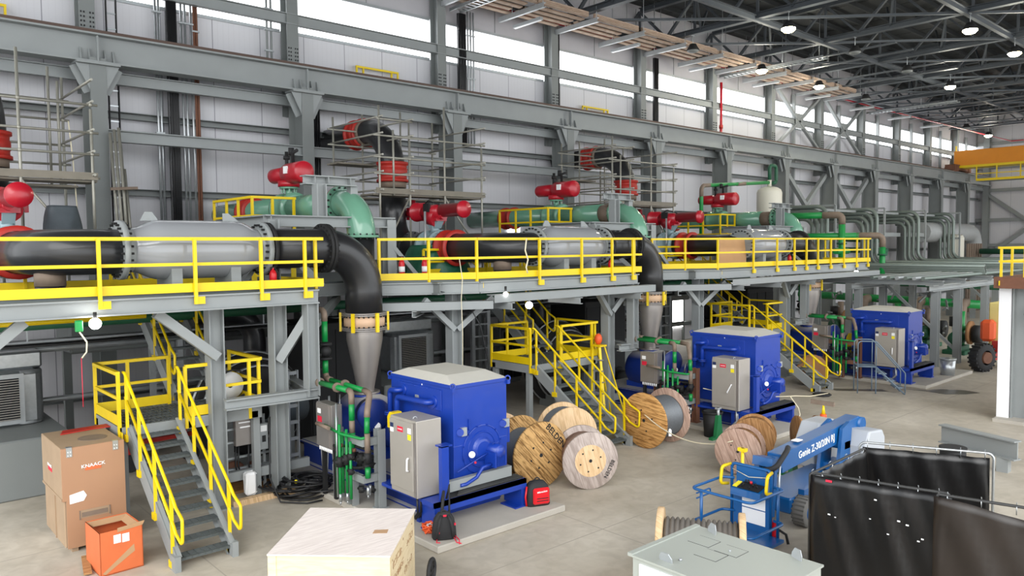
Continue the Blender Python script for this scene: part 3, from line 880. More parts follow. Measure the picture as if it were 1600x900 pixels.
    MB().box(xs - .02, 11.8, 2.14, xs, 13.25, 2.56).build('cooler_panel', BLUE, m, bevel=.008)
    mb = MB()
    for j in range(14): mb.cyl((xs - .03, 11.85 + j * .104, 2.53), (xs, 11.85 + j * .104, 2.53), .012, n=6).cyl((xs - .03, 11.85 + j * .104, 2.17), (xs, 11.85 + j * .104, 2.17), .012, n=6)
    mb.build('panel_bolt', BLUE, m)
    mb = MB()
    mb.tube(fillet([(xs, 13.1, 2.4), (xs - .16, 13.1, 2.4), (xs - .16, 13.38, 2.38), (xs - .16, 13.38, 1.7)], .09), .055, 12)
    mb.tube(fillet([(xs, 12.05, 2.3), (xs - .16, 12.05, 2.3), (xs - .16, 13.12, 2.27), (xs - .16, 13.12, 1.7)], .09), .06, 12)
    for (y, z) in ((13.38, 1.86), (13.12, 1.84)): mb.cyl((xs - .16, y, z), (xs - .16, y, z + .03), .12).cyl((xs - .16, y, z + .04), (xs - .16, y, z + .07), .12)
    for y, z in ((13.1, 2.4), (12.05, 2.3)): mb.cyl((xs - .05, y, z), (xs, y, z), .12)
    mb.build('cooling_pipe', BLUE, m)
    MB().box(xs - .03, 12.55, 2.25, xs - .02, 12.67, 2.36).build('nameplate', GREYL, m)
    MB().box(xs - .006, 12.45, 2.66 - .09, xs, 12.47, 2.6).build('decal', PAPER, m)
    if far:
        MB().prism([(0, 0), (.42, -.1), (.5, -.42), (.16, -.62), (0, -.6)], (x1 + .02, y0 + .25, 1.62), (1, -.2, 0), (0, 0, 1), (0, 1, 0), .03).build('hanging_sheet', PAPER, m)
    # ---- stainless control cabinet
    c = thing('control_cabinet', (8.1, 11.9, .69), 'stainless steel control cabinet with warning stickers on ' + W, 'cabinet', 'stainless control cabinets')
    MB().box(7.86, 11.46, .7, 8.42, 12.32, 2.13).build('body', SS, c, bevel=.012)
    d = MB().box(7.835, 11.55, .8, 7.86, 12.31, 2.08).build('door', SS, c, bevel=.008)
    MB().box(7.845, 11.47, .72, 7.862, 11.54, 2.1).build('door_flange', SSD, d)
    hz = 1.3
    MB().tube(fillet([(7.83, 11.68, hz + .12), (7.78, 11.66, hz + .12), (7.77, 11.66 + (.0 if k != 1 else .12), hz - .1), (7.82, 11.68 + (.0 if k != 1 else .12), hz - .12)], .03), .018, 8).build('handle', WHITE, d)
    MB().box(7.832, 12.18, 1.92, 7.835, 12.29, 2.0).build('navy_sticker', DECB, d)
    MB().box(7.832, 12.18, 1.83, 7.835, 12.29, 1.91).build('white_sticker', PAPER, d)
    q = MB().box(7.832, 11.86, 1.87, 7.835, 12.05, 1.97).build('red_sticker', PINK, d)
    text('DANGER', (7.83, 11.955, 1.92), .035, frame((0, -1, 0), (0, 0, 1)), PAPER, q, extrude=.001)
    MB().box(7.832, 11.6, 1.88, 7.835, 11.71, 1.98).build('white_sticker', PAPER, d)
    MB().box(7.832, 11.6, 1.76, 7.835, 11.71, 1.86).build('yellow_sticker', DECY, d)
    MB().tube(arc((8.0, 11.7, 2.13), (1, 0, 0), (0, 0, 1), .04, 8, 0, 180), .01, 6).build('lifting_eye', GREYL, c)
    mb = MB()
    for j in range(4): mb.tube([(7.95 + j * .07, 11.6, .7), (7.95 + j * .07, 11.58, .4), (7.98 + j * .07, 11.8, .2)], .022, 6)
    mb.build('cable', CAB if k == 0 else GREYL, c)
    # ---- pump
    p = thing('pump', (9.37, 15.2, .69), 'blue centrifugal pump casing below the cone of ' + W, 'pump', 'process pumps')
    cz = 1.25
    MB().lathe((9.37, 14.9, cz), (0, 1, 0), [(0, .01), (0, .45), (.05, .5), (.2, .62), (.75, .66), (1.3, .62), (1.45, .5), (1.5, .42), (1.5, .01)], 28).build('casing', BLUED, p)
    MB().lathe((9.37, 13.98, cz), (0, 1, 0), [(0, .01), (0, .36), (.04, .42), (.5, .44), (.6, .36), (.92, .3)], 28).build('bearing_housing', BLUED, p)
    mb = MB().flange((9.35, 15.7, 1.86), (0, 0, 1), .34, .05).bolts((9.35, 15.7, 1.86), (0, 0, 1), .29, 12, .016, .06)
    mb.cyl((9.35, 15.7, 1.5), (9.35, 15.7, 1.85), .3, .22)
    mb.build('nozzle', BLUE, p)
    MB().lathe((8.72, 14.35, 1.68), (-.25, -1, 0), [(-.3, .2), (-.28, .32), (.0, .34), (.02, .37), (.06, .37), (.07, .31), (.1, .28), (.1, .001)], 26).build('inspection_housing', BLUED, p)
    if k == 0: MB().box(8.16, 12.62, 1.74, 8.36, 12.9, 1.96).prism([(0, 0), (.28, 0), (.2, .1), (.08, .1)], (8.16, 12.62, 1.96), (0, 1, 0), (0, 0, 1), (1, 0, 0), .2).build('yellow_cover', YEL, p)
    MB().box(8.9, 14.2, .68, 9.85, 16.3, .85).bar((9.37, 14.3, .7), (9.37, 14.3, 1.0), .4).build('pedestal', BLUE, p)
    mb = MB().tube(fillet([(8.95, 14.05, 1.3), (8.85, 13.95, 1.5), (8.9, 13.96, 1.65), (9.1, 13.96, 1.7)], .08), .02, 6)
    mb.build('lube_line', GREYL, p)
    MB().box(9.05, 13.62, .9, 9.7, 13.96, 1.5).prism([(0, 0), (.34, 0), (.25, .2), (.08, .2)], (9.05, 13.62, 1.5), (0, 1, 0), (0, 0, 1), (1, 0, 0), .65).build('coupling_guard', YEL, p)
    for j in range(3): MB().cyl((8.78 + .06 * j, 14.25 + .3 * j, 1.42 - .1 * j), (8.74 + .06 * j, 14.22 + .3 * j, 1.45 - .1 * j), .07, n=14).build('gauge', PAPER, p)
    # pump junction cabinet on a post
    c = thing('junction_cabinet', (7.6, 14.3, .13), 'narrow brushed steel cabinet with red label at ' + W, 'cabinet', 'pump junction cabinets')
    MB().box(7.52, 13.98, 1.18, 7.76, 14.62, 2.1).build('body', SSD, c, bevel=.01)
    dd = MB().box(7.5, 14.08, 1.2, 7.52, 14.6, 2.08).build('door', SSD, c)
    MB().box(7.496, 14.4, 1.88, 7.5, 14.54, 1.98).build('white_label', PAPER, dd); MB().box(7.496, 14.36, 1.7, 7.5, 14.54, 1.82).build('red_label', PINK, dd)
    mb = MB().box(7.6, 14.5, .13, 7.68, 14.58, 1.2).box(7.6, 14.02, .13, 7.68, 14.1, 1.2)
    mb.each('leg', BLKM, c)
    mb = MB()
    for j in range(8): mb.cyl((7.54 + .0 * j, 14.04 + j * .07, 1.1), (7.54, 14.04 + j * .07, 1.18), .02, n=8)
    mb.build('cable_gland', PAPER, c)
    # ---- seal water stand with green pipes
    st = thing('seal_water_stand', (7.86, 13.4, .13), 'green water pipes on a %s stand at ' % ('grey', 'part rusty', 'brown')[k] + W, 'piping stand', 'seal water stands')
    fm = (GREY, GREY, RUSTB)[k]; pm = (GREY, RUSTB, RUSTB)[k]
    MB().ib((8.02, 12.98, .13), (8.02, 12.98, 1.72), .17, .17, .015, .015, up=(0, 1, 0)).box(7.9, 12.86, .13, 8.14, 13.1, .15).build('post', pm, st)
    MB().ib((7.75, 14.15, .13), (7.75, 14.15, 1.6), .17, .17, .015, .015, up=(0, 1, 0)).build('post', pm, st)
    MB().ib((7.72, 13.5, .13), (7.72, 13.5, .8), .15, .15, .015, .015, up=(0, 1, 0)).build('post', pm, st)
    for z in (1.49, .76):
        MB().chan((7.64, 14.2, z), (7.64, 12.98, z), .15, .07, .012, -1).chan((7.64, 12.98, z), (8.06, 12.98, z), .15, .07, .012, -1).build('ring_frame', fm, st)
    mb = MB()
    A = [(7.78, 15.0, 2.42), (7.72, 13.5, 2.42), (7.72, 13.5, 1.62)]
    mb.tube(fillet([(7.78, 14.9, 2.42), (7.76, 13.68, 2.42)], .1), .06, 12)
    mb.tube([(7.71, 13.5, 2.2), (7.71, 13.5, 1.85)], .06, 12).tube([(7.71, 13.5, 1.6), (7.71, 13.5, 1.3)], .06, 12)
    mb.tube([(8.02, 14.9, 2.45), (7.98, 13.45, 2.42)], .055, 12)
    mb.tube([(7.76, 13.0, 2.0), (7.72, 12.95, 1.68)], .055, 12)
    mb.tube([(7.72, 12.94, 1.0), (7.72, 12.94, .8)], .055, 12)
    for j, (x, y) in enumerate(((7.5, 13.75), (7.45, 13.55), (7.55, 13.45), (7.6, 13.7), (7.52, 13.25))):
        mb.tube([(x, y, 1.9 - .1 * j), (x, y, .35)], .03, 8)
    mb.tube(fillet([(7.42, 14.1, 1.7), (7.45, 13.5, 1.62), (7.62, 13.0, 1.58), (7.7, 12.95, 1.6)], .06), .03, 8)
    mb.build('green_pipe', GRN, st)
    mb = MB()
    mb.tube(fillet([(7.76, 13.7, 2.42), (7.71, 13.5, 2.42), (7.71, 13.5, 2.18)], .14), .062, 12)
    mb.tube(fillet([(7.98, 13.46, 2.42), (7.95, 13.2, 2.4), (7.78, 13.02, 2.1), (7.76, 13.0, 1.98)], .12), .062, 12)
    mb.tube([(7.71, 13.5, 1.86), (7.71, 13.5, 1.58)], .058, 12).tube([(7.72, 12.94, 1.68), (7.72, 12.94, 1.3)], .056, 12)
    for (x, y, z) in ((7.79, 15.0, 2.42), (7.76, 14.2, 2.42), (8.0, 14.3, 2.44)): mb.cyl((x, y, z - .0), (x, y - .06, z), .1, n=14)
    mb.tube([(7.3, 14.2, 1.74), (7.3, 13.7, 1.72)], .04, 8)
    mb.each('bare_pipe', RUST, st)
    mb = MB()
    for (x, y, z) in ((7.72, 12.94, 1.2), (7.71, 13.5, 1.15), (7.55, 13.45, 1.1), (7.45, 13.55, 1.05), (7.78, 13.3, 1.1), (7.9, 13.15, 1.05)):
        mb.cyl((x, y, z - .1), (x, y, z + .1), .075, n=12).cyl((x - .12, y, z), (x + .12, y, z), .045, n=10)
    for j in range(5): mb.cyl((7.7 + .06 * j, 13.05 + .12 * j, .98), (7.98 + .04 * j, 13.1 + .1 * j, 1.02), .05, n=10)
    for (x, y, z) in ((7.5, 13.75, 1.25), (7.6, 13.7, .95), (7.52, 13.25, 1.2), (7.52, 13.25, .9), (7.95, 13.3, 1.25), (7.85, 13.45, .9), (7.66, 13.1, .55), (7.9, 13.1, .5)):
        mb.cyl((x, y, z - .06), (x, y, z + .06), .055, n=10).cyl((x, y - .1, z), (x, y + .1, z), .035, n=8)
    mb.tube(fillet([(7.5, 13.9, 1.3), (7.75, 13.5, 1.32), (7.95, 13.1, 1.25)], .1), .03, 8).tube(fillet([(7.5, 13.9, 1.0), (7.7, 13.4, .9), (7.95, 13.1, .95)], .1), .035, 8)
    mb.build('valve', BLKM, st)
    mb = MB()
    for (x, y, z) in ((7.62, 13.3, 1.3), (7.5, 13.6, 1.36), (7.8, 13.05, 1.12)): mb.cyl((x, y, z - .03), (x, y, z + .03), .05, n=10)
    mb.each('orange_fitting', RUSTB, st)
    mb = MB()
    for (x, y, z) in ((7.72, 12.94, .62), (7.71, 13.5, .6), (7.55, 13.45, .42), (7.45, 13.55, .4), (7.86, 13.1, .6)): mb.cyl((x, y, z - .16), (x, y, z), .035, n=8).cyl((x, y, z - .22), (x, y, z - .16), .02, n=8)
    mb.tube([(7.46, 13.68, .3), (7.46, 13.68, 2.2)], .02, 6)
    mb.build('drain_fitting', GALV, st)
    # ---- vertical green pipes against the hung corner column
    g = thing('cooling_water_riser', (7.9, 15.2, 2.4), 'pair of green risers with black rubber joints by ' + P, 'pipe', 'cooling water risers')
    mb = MB().tube([(7.86, 15.3, 3.75), (7.86, 15.3, 2.98)], .075, 14).tube([(8.08, 15.25, 3.72), (8.08, 15.25, 3.25)], .065, 14).tube([(8.08, 15.25, 2.85), (8.08, 15.25, 2.55)], .065, 14)
    mb.tube([(8.0, 15.9, 4.0), (7.86, 15.5, 3.98)], .07, 12)
    mb.build('green_pipe', GRN, g)
    mb = MB().tube(fillet([(7.86, 15.6, 3.98), (7.86, 15.3, 3.98), (7.86, 15.3, 3.7)], .15), .078, 14).tube(fillet([(8.08, 15.6, 3.94), (8.08, 15.25, 3.94), (8.08, 15.25, 3.7)], .15), .067, 14)
    mb.tube(fillet([(7.86, 15.3, 2.7), (7.86, 15.28, 2.42), (7.8, 15.0, 2.42)], .12), .07, 12).tube(fillet([(8.08, 15.25, 2.56), (8.08, 15.2, 2.45), (8.03, 14.9, 2.45)], .1), .062, 12)
    mb.each('bare_bend', RUST, g)
    mb = MB()
    for (x, y, z) in ((7.86, 15.3, 2.82), (8.08, 15.25, 3.04)): mb.sphere((x, y, z), .13).flange((x, y, z + .16), (0, 0, 1), .15, .05).flange((x, y, z - .16), (0, 0, 1), .15, .05)
    mb.build('rubber_joint', BLKM, g)

    # ---- suction header: wall elbow, drop, elbow, valve, coupling, corner elbow
    XV, YV, ZH, r = (2.85, 3.2, 4.3)[k], 21.4, 5.27, .42
    zt = 9.2
    sp = thing('suction_pipe', (XV, YV, ZD), 'large black suction pipe dropping from the wall to ' + P, 'pipe', 'suction pipes')
    R = 1.45
    mb = MB()
    path = [V(XV, 25.62, zt), V(XV, YV + R, zt)] + arc((XV, YV + R, zt - R), (0, 0, 1), (0, -1, 0), R, 16)[1:] + [V(XV, YV, 7.2)]
    mb.tube(path, r, 24)
    mb.build('upper_bend', BLK, sp)
    path = [V(XV, YV, 7.2), V(XV, YV, ZH + 1.05)] + arc((XV, YV - 1.05, ZH + 1.05), (0, 1, 0), (0, 0, -1), 1.05, 14)[1:] + [V(XV, 20.3, ZH)]
    MB().tube(path, r, 24).build('lower_bend', BLK, sp)
    mb = MB()
    for (c_, ax) in (((XV, 23.35, zt), (0, 1, 0)), ((XV, YV, 7.75), (0, 0, 1))):
        a = V(ax); cc = V(c_)
        mb.lathe(cc - a * .32, ax, [(0, r + .01), (0, r + .1), (.08, r + .1), (.1, r + .05), (.2, r + .045), (.22, r + .07), (.42, r + .07), (.44, r + .045), (.54, r + .05), (.56, r + .1), (.64, r + .1), (.64, r + .01)], 28)
    mb.each('red_coupling', REDC, sp)
    mb = MB()
    for (c_, ax) in (((XV, 22.95, zt), (0, 1, 0)), ((XV, YV, 7.34), (0, 0, 1))):
        a = V(ax); mb.cyl(V(c_) - a * .1, V(c_) + a * .1, r + .025, n=28)
    mb.each('coupling_end', RUST, sp)
    for y in (20.3, 19.5):
        fl = MB().flange((XV, y, ZH), (0, 1, 0), r + .12, .09).build('flange', BLK, sp)
        MB().bolts((XV, y, ZH), (0, 1, 0), r + .075, 20, .022, .09).build('flange_bolt', BLK, fl)
    RC = .5 if far else .95
    XC_, YC_ = XV, 15.7
    mb = MB()
    path = [V(XV, 19.5, ZH), V(XV, YC_ + RC, ZH)] + arc((XV + RC, YC_ + RC, ZH), (-1, 0, 0), (0, -1, 0), RC, 16)[1:]
    path = path + ([V(4.15, 15.7, ZH)] if XV + RC < 4.1 else [])
    mb.tube(path, r, 24)
    mb.build('corner_bend', BLK, sp)
    mb = MB().lathe((XV, 18.5, ZH), (0, -1, 0), [(0, r + .01), (0, r + .12), (.08, r + .12), (.1, r + .05), (.44, r + .05), (.46, r + .12), (.54, r + .12), (.54, r + .01)], 28)
    mb.each('red_coupling', REDC, sp)
    MB().cyl((XV + .2, 16.2, ZH - .3), (XV + .2, 16.2, ZH - .62), .26, n=20).build('support_weld', RUST, sp)
    MB().cyl((XV + .2, 16.2, ZH - .62), (XV + .2, 16.2, ZD), .25, n=20).build('dummy_leg', BLK, sp)
    MB().box(XV + .42, YV - .45, 6.2, XV + .72, YV - .15, 6.6).cyl((XV + .57, YV - .3, 6.6), (XV + .57, YV - .3, 6.85), .1, n=12).cyl((XV + .5, YV - .55, 6.4), (XV + .5, YV - .1, 6.4), .14, n=14).build('red_gearbox', RED, sp)
    # suction valve
    v = thing('suction_valve', (XV, 19.1, ZD), 'valve with big red cylindrical actuator on ' + P, 'valve', 'suction valves')
    mb = MB().lathe((XV, 19.45, ZH), (0, -1, 0), [(0, r), (0, r + .13), (.12, r + .13), (.16, r + .04), (.56, r + .04), (.6, r + .13), (.72, r + .13), (.72, r)], 28)
    mb.bolts((XV, 19.39, ZH), (0, 1, 0), r + .09, 20, .022, .1).bolts((XV, 18.79, ZH), (0, 1, 0), r + .09, 20, .022, .1)
    mb.cyl((XV, 19.08, ZH + .4), (XV, 19.08, ZH + .72), .14, n=14)
    mb.prism([(-.3, 0), (.3, 0), (.14, -.22), (-.14, -.22)], (XV - .12, 19.08, ZH + .82), (0, 1, 0), (0, 0, 1), (1, 0, 0), .24)
    mb.build('body', mat('valve grey blue %d' % k, (142, 164, 170), .4), v)
    mb = MB().box(XV - .2, 18.75, ZH + .82, XV + .2, 19.4, ZH + .92).cyl((XV, 18.9, ZH + .9), (XV, 19.3, ZH + .98), .28, n=18)
    mb.cyl((XV, 18.6, ZH + 1.0), (XV, 19.3, ZH + 1.0), .14).cyl((XV, 19.55, ZH + 1.1), (XV, 18.7, ZH + 1.1), .24, .22, n=18)
    mb.lathe((XV, 18.72, ZH + 1.13), (0, -1, 0), [(0, .12), (0, .2), (1.0, .2), (1.0, .25), (1.1, .25), (1.1, .001)], 22)
    mb.lathe((XV, 19.5, ZH + 1.13), (0, 1, 0), [(0, .2), (.1, .28), (.5, .28), (.5, .3), (.56, .3), (.56, .001)], 16)
    mb.build('actuator', RED, v)
    MB().box(XV - .25, 19.05, ZH + 1.1, XV - .19, 19.35, ZH + 1.36).tube([(XV - .2, 19.4, ZH + 1.3), (XV - .3, 19.0, ZH + 1.44), (XV - .2, 18.6, ZH + 1.3)], .02, 6).build('positioner', BLKM, v)
    MB().tube([(XV - .5, 18.9, ZD), (XV - .5, 18.9, ZH + 1.1)], .035, 8).build('stand_pipe', GREYL, v)

    # ---- silencer
    s = thing('silencer_tank', (5.4, 15.7, ZD), 'horizontal grey enamelled silencer tank on ' + P, 'tank', 'silencer tanks')
    zc = 5.3
    MB().lathe((4.28, 15.7, zc), (1, 0, 0), [(0, .3), (.0, .42), (.1, .43), (.2, .47), (.32, .53), (.45, .57), (.6, .58), (1.95, .58), (2.1, .57), (2.22, .53), (2.33, .47), (2.42, .43), (2.5, .42), (2.5, .3)], 36).build('shell', TANK, s)
    for x in (4.66, 6.25):
        MB().prism([(-.17, 0), (.17, 0), (.05 if x < 5 else .17, .17), (-.08 if x < 5 else .05, .17)], (x, 15.69, zc + .56), (1 if x < 5 else -1, 0, 0), (0, 0, 1), (0, 1, 0), .025).build('lifting_lug', GREY, s)
    for x in (5.0, 6.15):
        MB().box(x - .1, 15.25, ZD, x + .1, 16.15, zc - .35).build('saddle', GREY, s)
    for x in (4.12, 6.88):
        fl = MB().flange((x, 15.7, zc), (1, 0, 0), .56, .1).build('flange', GREY, s)
        MB().bolts((x, 15.7, zc), (1, 0, 0), .5, 24, .025, .11).build('flange_bolt', BLKM, fl)
    MB().cyl((4.1, 15.7, zc), (4.3, 15.7, zc), .43, n=28).cyl((6.75, 15.7, zc), (6.9, 15.7, zc), .43, n=28).each('neck', GREY, s)
    # ---- discharge elbow and drop
    d = thing('discharge_pipe', (9.35, 15.7, ZD), 'large black pipe bending down off the end of ' + P, 'pipe', 'discharge pipes')
    RE = 1.0
    path = [V(6.95, 15.7, zc), V(9.35 - RE, 15.7, zc)] + arc((9.35 - RE, 15.7, zc - RE), (0, 0, 1), (1, 0, 0), RE, 18)[1:] + [V(9.35, 15.7, 3.78)]
    MB().tube(path, .43, 28).build('bend', BLK, d)
    fl = MB().flange((8.3, 15.7, zc), (1, 0, 0), .55, .07).flange((8.39, 15.7, zc), (1, 0, 0), .55, .07).flange((7.0, 15.7, zc), (1, 0, 0), .56, .08).each('flange', BLKM, d)
    MB().bolts((8.345, 15.7, zc), (1, 0, 0), .5, 24, .025, .12).build('flange_bolt', BLKM, fl[0])
    # expansion joint
    e = thing('expansion_joint', (9.35, 15.7, 3.4), 'tan expansion joint with yellow restraint bars over ' + W, 'expansion joint', 'expansion joints')
    MB().cyl((9.35, 15.7, 3.46), (9.35, 15.7, 3.72), .475, n=32).build('bellows', JOINT, e)
    mb = MB()
    for z in (3.4, 3.44, 3.74, 3.78): mb.flange((9.35, 15.7, z), (0, 0, 1), .53, .034, 36)
    mb.build('ring_flange', SSD, e)
    mb = MB()
    for z in (3.44, 3.74): mb.bolts((9.35, 15.7, z), (0, 0, 1), .5, 28, .02, .05)
    mb.build('flange_bolt', BLKM, e)
    for j in range(6):
        an = PI / 3 * j + .55
        x, y = 9.35 + .55 * math.cos(an), 15.7 + .55 * math.sin(an)
        MB().bar((x, y, 3.36), (x, y, 3.8), .075, .05, (math.cos(an), math.sin(an), 0)).build('restraint_bar', YEL, e)
    cn = thing('reducer_cone', (9.35, 15.7, 1.9), 'bare stainless cone narrowing down to ' + W, 'pipe reducer', 'reducer cones')
    MB().lathe((9.35, 15.7, 1.9), (0, 0, 1), [(0, .2), (.12, .205), (1.25, .42), (1.48, .425)], 36).build('cone', SSD, cn)
    MB().flange((9.35, 15.7, 1.91), (0, 0, 1), .33, .05).build('flange', SSD, cn)

    # ---- green line from the wall, its valve and its black drop
    XG, ZG, rg = 9.85, 6.42, .34
    g = thing('green_transfer_pipe', (XG, 18, ZD), 'pale green pipe and elbow turning down at ' + P, 'pipe', 'green transfer pipes')
    MB().tube(([(XG, 23.3, ZG - .6), (XG, 23.2, ZG - .15), (XG, 22.8, ZG)] if far else [(XG, 25.5, ZG)]) + [(XG, 20.9, ZG)], rg, 24).tube([(XG, 20.1, ZG), (XG, 18.15, ZG)], rg, 24).build('straight_pipe', MINT, g)
    MB().tube([(XG, 18.16, ZG), (XG, 17.66, ZG)], rg - .02, 24).build('weld_band', RUST, g)
    path = [V(XG, 17.5, ZG)] + arc((XG, 17.42, ZG - .82), (0, 0, 1), (0, -1, 0), .82, 16) + [V(XG, 16.6, 5.58)]
    MB().tube(path, rg + .01, 26).build('elbow', MINT, g)
    fl = MB().flange((XG, 17.55, ZG), (0, 1, 0), rg + .12, .1).flange((XG, 16.6, 5.58), (0, 0, 1), rg + .1, .06).each('flange', MINT, g)
    MB().bolts((XG, 17.55, ZG), (0, 1, 0), rg + .075, 16, .026, .09).build('flange_bolt', BLKM, fl[0]); MB().bolts((XG, 16.6, 5.58), (0, 0, 1), rg + .06, 16, .02, .07).build('flange_bolt', BLKM, fl[1])
    MB().cyl((XG, 16.6, 5.55), (XG, 16.6, 3.4), .31, n=24).build('black_drop', BLK, g)
    mb = MB().lathe((XG, 23.4, ZG), (0, -1, 0), [(0, rg), (0, rg + .1), (.1, rg + .1), (.12, rg + .04), (.5, rg + .04), (.52, rg + .1), (.6, rg + .1), (.6, rg)], 24)
    mb.each('red_coupling', REDC, g)
    v = thing('transfer_valve', (XG, 20.5, ZD), 'red double ended actuator on the pale green pipe, ' + P, 'valve', 'transfer valves')
    mb = MB().lathe((XG, 20.9, ZG), (0, -1, 0), [(0, rg), (0, rg + .11), (.1, rg + .11), (.14, rg + .05), (.66, rg + .05), (.7, rg + .11), (.8, rg + .11), (.8, rg)], 24)
    mb.cyl((XG, 20.5, ZG + .3), (XG, 20.5, ZG + .62), .1, n=12).cyl((XG, 20.5, ZG + .56), (XG, 20.5, ZG + .62), .26, n=16).bolts((XG, 20.5, ZG + .5), (0, 0, 1), .2, 8, .02, .06)
    mb.build('body', MINT, v)
    mb = MB().cyl((XG, 20.5, ZG + .62), (XG, 20.5, ZG + .78), .3, n=18).cyl((XG, 20.5, ZG + .78), (XG, 20.5, ZG + .92), .16, n=14)
    mb.lathe((XG, 21.45, ZG + .98), (0, -1, 0), [(0, .001), (0, .2), (.04, .22), (.72, .22), (.74, .18), (.95, .18), (.97, .27), (1.0, .3), (1.9, .3), (1.95, .26), (1.95, .001)], 20)
    mb.build('actuator', RED, v)
    MB().box(XG - .33, 19.95, ZG + .95, XG - .28, 20.15, ZG + 1.15).build('white_plate', PAPER, v)
    mb = MB().tube([(XG, 20.6, ZG + 1.15), (XG, 20.6, ZG + 1.62)], .05, 8).cyl((XG, 20.6, ZG + 1.4), (XG, 20.6, ZG + 1.5), .09)
    mb.tube([(XG, 20.2, ZG + 1.2), (XG, 20.2, ZG + 1.55), (XG, 19.95, ZG + 1.6)], .05, 8).cyl((XG, 20.3, ZG + 1.5), (XG, 20.3, ZG + 1.7), .08)
    mb.build('accessory', BLKM, v)
    # upper access platform round that valve
    u = thing('valve_access_platform', (9, 20.4, ZD), 'small raised yellow railed access deck above ' + P, 'platform', 'valve access platforms')
    zu = 5.62
    deck_plate([(8.25, 19.3), (9.45, 19.3), (9.45, 21.9), (8.25, 21.9)], zu, u)
    rail_run([(9.45, 19.3, zu), (8.25, 19.3, zu), (8.25, 21.9, zu)], [(8.25, 19.3, zu, 0, -1), (8.8, 19.3, zu, 0, -1), (9.4, 19.3, zu, 0, -1), (8.25, 20.2, zu, -1, 0), (8.25, 21.0, zu, -1, 0), (8.25, 21.9, zu, -1, 0)], u, rw=.08)
    mb = MB()
    for (x, y) in ((8.3, 19.4), (9.4, 19.4), (8.3, 21.8), (9.4, 21.8)): mb.bar((x, y, ZD), (x, y, zu), .1)
    mb.each('leg', YEL, u)
    # grey support frame
    f = thing('pipe_support_frame', (9, 16.4, ZD), 'grey steel frame holding up the pipes on ' + P, 'support frame', 'pipe support frames')
    MB().ib((7.42, 16.35, ZD), (7.42, 16.35, 5.95), .26, .26, up=(1, 0, 0)).build('column', GREY, f)
    MB().ib((10.75, 16.75, ZD - .3), (10.75, 16.75, 6.0), .26, .26, up=(0, 1, 0)).build('column', GREY, f)
    MB().ib((7.3, 16.5, 5.93), (10.85, 16.75, 5.93), .26, .26).build('cross_beam', GREY, f)
    MB().ib((7.42, 16.35, 5.93), (7.42, 18.6, 5.93), .26, .26).build('cross_beam', GREY, f)
    MB().ib((8.82, 16.75, 5.5), (8.82, 16.75, 6.82), .26, .26, up=(1, 0, 0)).build('column', GREY, f)
    mb = MB().ib((8.5, 16.95, 6.93), (9.9, 16.95, 6.93), .22, .3)
    for x in (8.75, 9.1, 9.7): mb.box(x - .01, 16.8, 6.83, x + .01, 17.1, 7.03)
    mb.box(9.75, 16.9, 6.4, 9.95, 17.1, 6.83)
    mb.build('top_beam', GREY, f)
    for (a, b) in (((7.42, 16.3, 5.5), (6.6, 16.2, ZD)), ((7.5, 16.2, 5.5), (8.0, 15.2, ZD))): MB().bar(a, b, .16, .1).build('brace', GREY, f)
    MB().bar((10.75, 16.7, 5.4), (11.5, 16.5, ZD), .14, .1).build('brace', GREY, f)

    # ---- platform
    xr = 13.1 if far else 7.72
    pf = thing('steel_platform', (4.5, 15.0, 0), 'upper deck with yellow guard rails, ' + P, 'platform', 'upper platforms')
    poly = [(-.65, 16.2), (1.55, 15.0), (xr, 15.0), (xr, 17.05)] + ([] if far else []) + [(10.05, 17.05) if not far else (xr, 17.05), (10.05, 23.7) if not far else (xr, 23.7), (-.65, 23.7)]
    if far: poly = [(-.65, 16.2), (1.55, 15.0), (8.0, 15.0), (8.0, 17.05), (10.6, 17.05), (10.6, 15.0), (xr, 15.0), (xr, 23.7), (-.65, 23.7)]
    deck_plate(poly, ZD, pf)
    mb = MB(); zg = ZD - .2
    mb.ib((1.5, 14.93, zg), (xr + .05, 14.93, zg), .3, .16)
    mb.ib((1.5, 14.93, zg), (-.7, 16.15, zg), .3, .16)
    mb.ib((xr, 14.95, zg), (xr, 17.0, zg), .3, .16)
    if not far: mb.ib((xr, 17.0, zg), (10.1, 17.0, zg), .3, .16)
    mb.build('edge_girder', GREY, pf)
    mb = MB()
    for x in (.5, 2.7, 4.9, 7.0): mb.ib((x, 15.2, zg), (x, 22.2, zg), .3, .16)
    for y in (17.6, 20, 22.2): mb.ib((-.6, y, zg), (10.0, y, zg), .3, .16)
    mb.build('joist', GREYD, pf)
    zp = ZD
    posts = [(-.62, 16.18, zp, -.45, -.9), (.45, 15.6, zp, -.45, -.9), (1.5, 15.0, zp, -.45, -.9), (3.55, 14.85, zp, 0, -1), (5.2, 14.85, zp, 0, -1), (6.5, 14.85, zp, 0, -1), (7.45, 14.85, zp, 0, -1)]
    path = [(-.65, 16.2, zp), (1.5, 14.98, zp), (xr + .15, 14.85, zp)]
    if far: posts += [(8.4, 14.85, zp, 0, -1), (9.5, 14.85, zp, 0, -1), (10.7, 14.85, zp, 0, -1), (11.9, 14.85, zp, 0, -1), (13.0, 14.85, zp, 0, -1)]
    rail_run(path, posts, pf)
    path = [(xr + .1, 14.9, zp), (xr + .1, 17.0, zp)]
    rail_run(path, [(xr + .1, 15.1, zp, 1, 0), (xr + .1, 16.9, zp, 1, 0)], pf)
    # inner yellow toe boards and short rails on the far side of the deck
    rail_run([(2.2, 18.3, zp), (7.2, 18.3, zp)], [(2.2, 18.3, zp, 0, -1), (3.0, 18.3, zp, 0, -1), (4.6, 18.3, zp, 0, -1), (6.0, 18.3, zp, 0, -1), (7.2, 18.3, zp, 0, -1)], pf, name='inner_guardrail', h=.75, drop=0)
